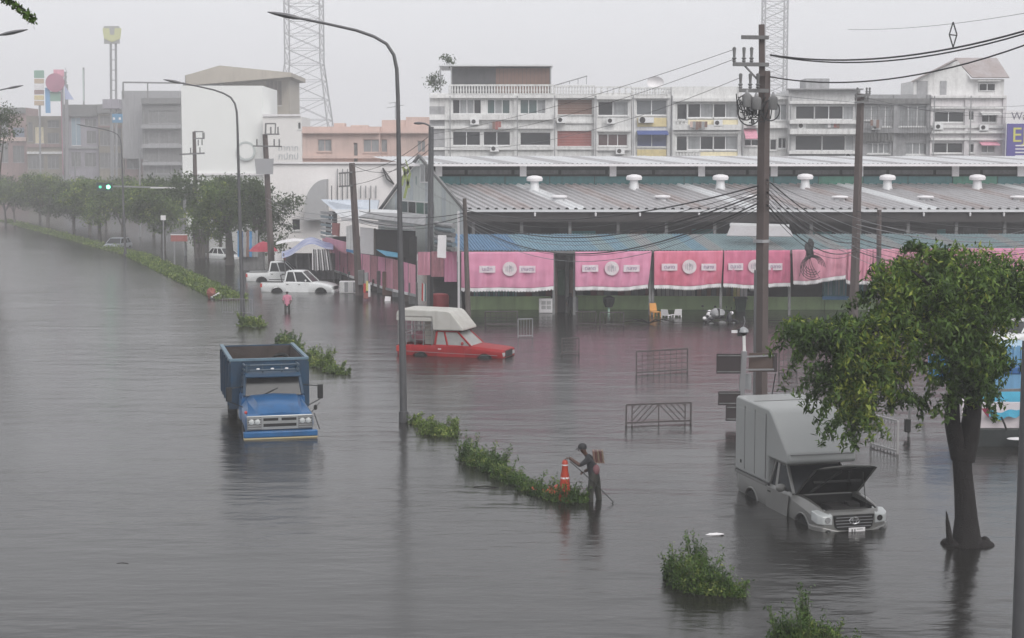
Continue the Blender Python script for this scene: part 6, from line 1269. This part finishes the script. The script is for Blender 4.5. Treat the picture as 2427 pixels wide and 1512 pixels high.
def small_car(name, label, px, py, ang, paint, van=False):
    v = veh(name, label, 'car', px, py, ang, 0)
    b_ = lobj('body', MB().loft([ring8(-2.1,.45,.9,.66,.76,.66,.1), ring8(-1.95,.35,1.0,.76,.84,.72,.14), ring8(-1.0,.3,1.02,.8,.87,.78,.12), ring8(.9,.3,1.0,.8,.87,.78,.12), ring8(1.7,.34,.86,.76,.84,.7,.14), ring8(2.08,.4,.74,.62,.74,.6,.1)]), paint, v)
    cut(b_, [MB().lathe([(.4,-1.2),(.4,1.2)], (x,0,.33), 'y', 20) for x in (1.3,-1.3)]); m_ = b_.modifiers.new('bevel','BEVEL'); m_.width=.04; m_.segments=2; m_.limit_method='ANGLE'; m_.angle_limit=R(28)
    for p in b_.data.polygons: p.use_smooth = True
    for (x,y) in ((1.3,-.74),(1.3,.74),(-1.3,-.74),(-1.3,.74)): wheel(v, x, y, .33)
    cabin(v, -1.7 if van else -1.3, 1.0, .78, 1.0, -1.5 if van else -.9, .35, .6, 1.48, paint, splits=(.3,.62))
    for s in (-1,1): lobj('headlight', MB().box(1.9,2.06,s*.45,s*.72,.6,.74), M_steel, v, bevel=.02); lobj('tail_light', MB().box(-2.1,-1.98,s*.5,s*.78,.72,.9), mat('red lens',(.5,.05,.04),.3), v, bevel=.02)
    return v
small_car('parked_car', 'white car half cut by the right edge, above the blue roofs', 2424, 806, -148, M_whp)
small_car('parked_car', 'dim grey van under the far avenue trees', 278, 586, -100, mat('grey car paint',(.3,.32,.36),.3), True)
small_car('parked_car', 'white car tucked behind the tree trunk by the blue tarpaulin stall', 530, 612, -40, M_whp)

# motorcycles before the green wall
def motorbike(label, px, py, ang, paint):
    v = veh('motorcycle', label, 'motorcycle', px, py, ang, 0, -.45)
    for x in (-.62,.62): w_ = lobj('wheel', MB().tube([(x+.27*cos(a),0,.3+.27*sin(a)) for a in [i*2*pi/20 for i in range(21)]], .045, 7, False), M_black, v, smooth=True); lobj('rim', MB().lathe([(.2,-.015),(.2,.015)], (x,0,.3), 'y', 14), M_steel, w_)
    lobj('frame', MB().tube([(.6,0,.32),(.5,0,.75),(.42,0,1.0)], .035, 6).tube([(.48,0,.8),(.1,0,.5),(-.3,0,.5),(-.62,0,.32)], .05, 6), M_dark, v)
    lobj('engine', MB().blob((.0,0,.42),(.25,.14,.16),10,6,.1), M_dkgrey, v); lobj('seat', MB().blob((-.25,0,.78),(.42,.14,.09),12,6,.02), M_black, v, smooth=True)
    lobj('fairing', MB().blob((.38,0,.72),(.14,.17,.26),10,8,.03), paint, v, smooth=True); lobj('tail', MB().blob((-.62,0,.72),(.2,.1,.1),10,6,.03), paint, v, smooth=True)
    lobj('handlebar', MB().tube([(.36,-.34,1.05),(.44,-.1,1.0),(.44,.1,1.0),(.36,.34,1.05)], .02, 6), M_dark, v); lobj('headlamp', MB().blob((.52,0,.98),(.1,.12,.1),10,6,0), M_cwhite, v, smooth=True)
    for s in (-1,1): lobj('mirror', MB().bar((.38,s*.3,1.05),(.36,s*.34,1.24),.015).blob((.36,s*.34,1.28),(.02,.07,.05),8,5,0), M_dark, v)
    lobj('mudguard', MB().tube([(.62+.33*cos(a),0,.3+.33*sin(a)) for a in [R(30)+i*R(12) for i in range(10)]], .04, 5), paint, v); return v
motorbike('left one of the two motorcycles, with white front fairing', 1676, 764, 70, M_cwhite)
motorbike('right one of the two motorcycles, dark, with a loaded seat', 1712, 766, 15, mat('dark paint',(.04,.04,.045),.3))
lv = veh('cargo_bundle', 'dark grey sack bundle piled on the right motorcycle seat', 'bundle', 1708, 766, 15, 0, -.45); lobj('sack', MB().blob((-.2,0,1.0),(.4,.3,.25),12,8,.15), M_grey, lv, smooth=True); lobj('strap', MB().box(-.24,-.18,-.31,.31,.76,1.24), M_black, lv)

# blue stalls at the right edge
r = thing('vendor_cart', 'white vendor cart with dark hull under a sagging cyan tarpaulin at the right edge', 'vendor cart', tuple(G(2380,1058)))
Yc = G(2380,1058).y
M_cy = mat('cyan tarpaulin', (.04,.3,.45), .45, var=.4, scale=2)
obj('dark_base', MB().box(P(2304,0,Yc).x, P(2500,0,Yc).x, Yc, Yc+1.2, GROUND, zat(1016,Yc)), mat('dark wet hull',(.02,.025,.025),.5,var=.4), r, bevel=.03)
obj('white_body', MB().box(P(2309,0,Yc).x, P(2500,0,Yc).x, Yc+.15, Yc+1.1, zat(1015,Yc+.15), zat(955,Yc+.15)), mat('pale pink white panel',(.66,.6,.62),.5,var=.2), r)
def tp(u, v_): return tuple(P(2322+130*u+ (1-u)*v_*22, 928+ v_*(62-8*u) + 5*sin(u*5)*v_ + 4*sin(u*17+v_*4)*v_, Yc+.7-v_*.75))
obj('tarpaulin', MB().grid(tp, 24, 12), M_cy, r, smooth=True)
obj('red_flag', MB()._add([P(2326,968,Yc-.1),P(2346,967,Yc-.1),P(2342,988,Yc-.1)],[(0,1,2)]).panel(P(2326,968,Yc-.1),P(2346,967,Yc-.1),P(2343,990,Yc-.1),P(2334,980,Yc-.1),.01), mat('dark red flag',(.25,.02,.06),.6), r)
obj('hose', MB().tube([P(2373,988,Yc-.1),P(2380,1003,Yc-.12),P(2386,1020,Yc-.1)], .03, 6), M_black, r)
obj('tent_pole', MB().bar(P(2325,925,Yc), Vector((P(2325,0,Yc).x,Yc,GROUND)), .05).bar(P(2440,925,Yc), Vector((P(2440,0,Yc).x,Yc,GROUND)), .05), M_steel, r); obj('top_bar', MB().bar(P(2318,927,Yc), P(2470,922,Yc), .07), M_dkgrey, r)
obj('white_hull', MB().blob(tuple(P(2412,1040,Yc-.3)), (.32,.2,.04), 14, 6, .02), M_cwhite, r, smooth=True)
Yk = 52.0; r = thing('blue_kiosk', 'light blue corrugated kiosk with a blue counter behind the trunk at the right edge', 'kiosk', (P(2390,0,Yk).x, Yk, 0))
M_lb = mat('light blue sheet', (.16,.36,.58), .5, var=.3, streak=.3)
for k in range(9): obj('blue_sheet', MB().box(P(2372+k*9,0,Yk).x, P(2380.3+k*9,0,Yk).x, Yk-.04+(k%2)*.03, Yk+.02, zat(868,Yk), zat(822-3*(k%2),Yk)), M_lb, r)
obj('counter', MB().box(P(2365,0,Yk).x, P(2470,0,Yk).x, Yk-.2, Yk+.6, zat(884,Yk), zat(869,Yk)), mat('deep blue board',(.03,.12,.32),.4), r, bevel=.02)
obj('counter_lower', MB().box(P(2362,0,Yk).x, P(2470,0,Yk).x, Yk-.15, Yk+.6, zat(925,Yk), zat(885,Yk)), M_lb, r); 
obj('left_tarp', MB().grid(lambda u,v_: tuple(P(2200+76*u, 840+(56+8*sin(u*3))*v_, Yk+.1*sin(u*9+v_*3))), 12, 8), mat('bright blue tarp',(.03,.22,.5),.45,var=.3), r, smooth=True)
obj('white_tube', MB().tube([P(2204,893,Yk-.2),P(2225,905,Yk-.2),P(2275,905,Yk-.2)], .05, 6), M_cwhite, r)
obj('kiosk_roof', MB().panel(P(2365,822,Yk+.1),P(2475,822,Yk+.1),P(2475,806,Yk+1.6),P(2370,806,Yk+1.6),.05), mat('pale blue roof',(.35,.5,.62),.5), r)
for px in (2210,2270,2370): obj('kiosk_post', MB().bar((P(px,0,Yk).x,Yk+.3,GROUND), P(px,826,Yk+.3), .06), M_steel, r)
r = thing('flood_post', 'thin post with a small box at the waterline under the tree branches', 'post', tuple(G(2152,1035))); bb = G(2152,1035)
obj('shaft', MB().tube([(bb.x,bb.y,GROUND), P(2160,905,bb.y)], .04, 6), M_dkgrey, r); obj('meter_box', MB().box(bb.x-.12,bb.x+.06,bb.y-.1,bb.y+.05,.15,.55), M_black, r, bevel=.02)

# ------------------------------------------------------------------ people
def figure(name, label, joints, edges, mats, root_i=0, parent_loc=(0,0,0), group=None):
    """one continuous body grown from a skeleton; faces take the cloth or skin of the nearest bone"""
    me = bpy.data.meshes.new('body'); vs = [j[0] for j in joints]; me.from_pydata(vs, [e[:2] for e in edges], [])
    o = bpy.data.objects.new('body', me); col.objects.link(o); sk = o.modifiers.new('skin','SKIN'); sk.use_smooth_shade = True
    for i, j in enumerate(joints): me.skin_vertices[0].data[i].radius = (j[1], j[2] if len(j) > 2 else j[1]); me.skin_vertices[0].data[i].use_root = (i == root_i)
    ss = o.modifiers.new('sub','SUBSURF'); ss.levels = ss.render_levels = 2
    dg = bpy.context.evaluated_depsgraph_get(); new = bpy.data.meshes.new_from_object(o.evaluated_get(dg)); o.modifiers.clear(); o.data = new
    new.materials.clear()
    ml = list(dict.fromkeys([e[2] for e in edges]))
    for m_ in ml: new.materials.append(m_)
    for p in new.polygons:
        c = p.center; best = 9; bi = 0
        for a, b_, m_ in edges:
            A, B = Vector(vs[a]), Vector(vs[b_]); t_ = max(0, min(1, (c-A).dot(B-A)/max((B-A).length_squared,1e-6))); d_ = (A+(B-A)*t_-c).length - (joints[a][1]*(1-t_)+joints[b_][1]*t_)*.8
            if d_ < best: best = d_; bi = ml.index(m_)
        p.material_index = bi; p.use_smooth = True
    r = thing(name, label, 'person', tuple(parent_loc), 0, group); o.parent = r; return r
M_skin = mat('tan skin', (.085,.045,.033), .6, var=.2); M_shirt = mat('dark grey shirt', (.03,.03,.034), .85, var=.4); M_trs = mat('dark olive trousers', (.04,.04,.033), .85, var=.4); M_cap = mat('black cap', (.02,.02,.022), .7)
b_ = G(1409, 1186); g0 = -.33
J = [((0,0,.66),.15,.12),((-.05,0,.85),.14,.11),((-.12,0,1.03),.17,.13),((-.2,0,1.13),.06),((-.245,0,1.19),.055),((-.29,0,1.27),.1,.085),((-.31,0,1.33),.09,.08),   # 0-6 spine, neck, head
     ((-.15,-.17,1.07),.07),((-.37,-.2,.91),.047),((-.58,-.1,1.05),.035),((-.64,-.08,1.09),.04),    # 7-10 near arm to cone
     ((-.13,.17,1.05),.07),((-.02,.27,.82),.047),((-.2,.14,.72),.035),((-.25,.1,.71),.04),           # 11-14 far arm
     ((-.03,-.1,.58),.105),((-.12,-.12,.2),.075),((-.08,-.13,g0+.09),.055),((-.14,-.12,g0+.03),.04),
     ((.03,.1,.58),.105),((.09,.13,.2),.075),((.16,.14,g0+.09),.055),((-.06,.12,g0+.03),.04)]
E = [(0,1,M_shirt),(1,2,M_shirt),(2,3,M_shirt),(3,4,M_skin),(4,5,M_skin),(5,6,M_skin),(2,7,M_shirt),(7,8,M_shirt),(8,9,M_skin),(9,10,M_skin),(2,11,M_shirt),(11,12,M_shirt),(12,13,M_skin),(13,14,M_skin),(0,15,M_trs),(15,16,M_trs),(16,17,M_trs),(17,18,M_black),(0,19,M_trs),(19,20,M_trs),(20,21,M_trs),(21,22,M_black)]
J = [(j[0], *[r_*1.18 if i_ not in (3,4,5,6) else r_ for r_ in j[1:]]) for i_, j in enumerate(J)]
man = figure('person', 'person in dark clothes and cap bending over the orange cone with a long stick', J, E, None, parent_loc=tuple(b_))
lobj('cap', MB().lathe([(.108,-.02),(.112,.03),(.09,.085),(.04,.115),(.005,.12)], (-.305,0,1.32), 'z', 16), M_cap, man, smooth=True); lobj('cap_peak', MB().loft([[(x,-y,z),(x,y,z),(x,y,z+.012),(x,-y,z+.012)] for x,y,z in ((-.38,.08,1.315),(-.44,.06,1.29),(-.47,.03,1.27))]), M_cap, man)
lobj('nose', MB().blob((-.395,0,1.265),(.022,.015,.022),8,5,0), M_skin, man, smooth=True)
for s in (-1,1): lobj('ear', MB().blob((-.29,s*.088,1.275),(.02,.01,.03),8,5,0), M_skin, man, smooth=True); lobj('eye', MB().blob((-.383,s*.033,1.29),(.008,.012,.007),8,5,0), M_black, man)
lobj('mouth', MB().blob((-.383,0,1.225),(.008,.026,.005),8,4,0), mat('lip',(.12,.04,.04),.5), man)
def hand(c, d, up, L_=.09):
    c, d, up = Vector(c), Vector(d).normalized(), Vector(up).normalized(); s_ = d.cross(up).normalized()
    for i, (o_, l_) in enumerate(((-.03,.07),(-.01,.082),(.01,.076),(.03,.06))):
        p = c + s_*o_ + d*.02; lobj('finger', MB().tube([p, p+d*l_*.5, p+d*l_*.8-up*.02, p+d*l_*.9-up*.045], [.0095,.009,.008,.006], 6), M_skin, man, smooth=True)
    p = c - s_*.035; lobj('thumb', MB().tube([p-d*.01, p-s_*.02+d*.02-up*.01, p-s_*.015+d*.04-up*.03], [.011,.01,.007], 6), M_skin, man, smooth=True)
hand((-.65,-.08,1.09), (-1,0,-.2), (0,0,1)); hand((-.26,.1,.71), (-.8,-.5,-.4), (.3,0,1))
bag = MB().grid(lambda u,v_: (.0+.02*sin(v_*6), 0, 0), 1, 1)
r = thing('crate', 'brown and dark red slatted crate carried on the back of the stooping person', 'crate', (b_.x+.06,b_.y,1.17)); r.scale = (.75, .9, .85)
for k in range(5): lobj('slat', MB().panel((-.12+k*.072,-.16,-.22),(-.06+k*.072,-.16,-.22),(-.1+k*.072,-.16,.1),(-.16+k*.072,-.16,.1),.3), (M_brown, mat('maroon slat',(.1,.035,.03),.6), mat('tan slat',(.17,.12,.085),.7), mat('maroon slat',(.1,.035,.03),.6), mat('tan slat',(.17,.12,.085),.7))[k], r, bevel=.006)
lobj('base_board', MB().box(-.13,.24,-.15,.15,-.25,-.225), M_brown, r)
sk_ = MB().blob((b_.x+.03,b_.y-.15,.8),(.09,.06,.13),12,8,.08); tag(obj('shoulder_bag', sk_, mat('muted rose cloth',(.2,.09,.1),.8,var=.4), None, smooth=True), 'faded pink bag slung at the hip of the stooping person', 'bag')
stk = MB().tube([G(1346,1187)*0+Vector((b_.x-.62,b_.y-.22,1.02)), (b_.x-.3,b_.y-.2,.74), (b_.x+.05,b_.y-.24,.42), (b_.x+.45,b_.y-.35,.03)], .012, 6).tube([(b_.x+.45,b_.y-.35,.03),(b_.x+.38,b_.y-.37,-.02)], .012, 5)
tag(obj('long_stick', stk, M_black), 'long thin hooked stick held slanting down to the water by the stooping person', 'stick')
# cone
cb2 = G(1335, 1168); cb2 = Vector((b_.x-.735, b_.y-.05, 0)); M_or = mat('orange red plastic', (.42,.045,.018), .45, var=.25, dirt=(.35,.04,.02))
r = thing('traffic_cone', 'tall orange red traffic cone with white bands standing in the weeds beside the person', 'traffic cone', (cb2.x, cb2.y, .2)); r.scale = (.85, .85, .82)
lobj('cone', MB().lathe([(.2,-.3),(.185,-.1),(.15,.15),(.12,.45),(.1,.66),(.085,.8),(.09,.82),(.09,.9),(.075,.97),(.04,1.01)], n=20), M_or, r, smooth=True)
for (z0,r0,z1,r1) in ((.44,.124,.49,.12),(.84,.094,.875,.094)): lobj('white_band', MB().lathe([(r0,z0),(r1,z1)], n=20), M_cwhite, r, smooth=True)
for k in range(8): a = 2*pi*k/8; lobj('groove', MB().bar((.155*cos(a),.155*sin(a),.12),(.112*cos(a),.112*sin(a),.6),.012), mat('dark orange',(.35,.03,.015),.5), r)
lobj('base_plate', MB().box(-.26,.26,-.26,.26,-.34,-.3), M_black, r)
fw = rng.normal(size=(60,3))*np.array((.18,.12,.06)) + np.array((b_.x-1.05,b_.y-.05,.3)); tag(leaves('red_flowers', mat('red petals',(.5,.08,.04),.6), fw, .05, None, aspect=.8, kind='stuff'), 'small orange red flowers in the weeds left of the cone', 'flowers')

def walker(label, px, py, shirt, trs, facing=0, sc_=1.0, bend=.0, name='person'):
    c = G(px, py); g0 = GROUND; k = sc_
    J = [((0,0,.42),.14,.11),((0,-.01,.62),.13,.1),((bend*.5,0,.84),.17,.11),((bend,0,.96),.055),((bend*1.1,0,1.01),.055),((bend*1.2,-.01,1.09),.095),((bend*1.2,-.01,1.15),.09),
         ((bend*.6-.19,0,.88),.055),((bend*.6-.23,-.03,.64),.042),((bend*.6-.2,-.12,.44),.035),((bend*.6+.19,0,.88),.055),((bend*.6+.23,-.03,.64),.042),((bend*.6+.2,-.12,.44),.035),
         ((-.09,0,.34),.09),((-.1,-.03,-.05),.06),((-.1,.04,g0+.05),.045),((.09,0,.34),.09),((.1,.03,-.05),.06),((.1,-.04,g0+.05),.045)]
    J = [((a[0][0],a[0][1],a[0][2]),*a[1:]) for a in J]
    E = [(0,1,shirt),(1,2,shirt),(2,3,shirt),(3,4,M_skin),(4,5,M_skin),(5,6,M_cap),(2,7,shirt),(7,8,shirt),(8,9,M_skin),(2,10,shirt),(10,11,shirt),(11,12,M_skin),(0,13,trs),(13,14,trs),(14,15,trs),(0,16,trs),(16,17,trs),(17,18,trs)]
    r = figure(name, label, J, E, None, parent_loc=tuple(c)); return r
walker('small distant person in a pink shirt wading before the white pickup', 681, 738, mat('pink shirt',(.55,.2,.28),.8), M_trs)
walker('dark clothed person standing in the doorway between the pink curtains', 1352, 743, M_shirt, M_trs)
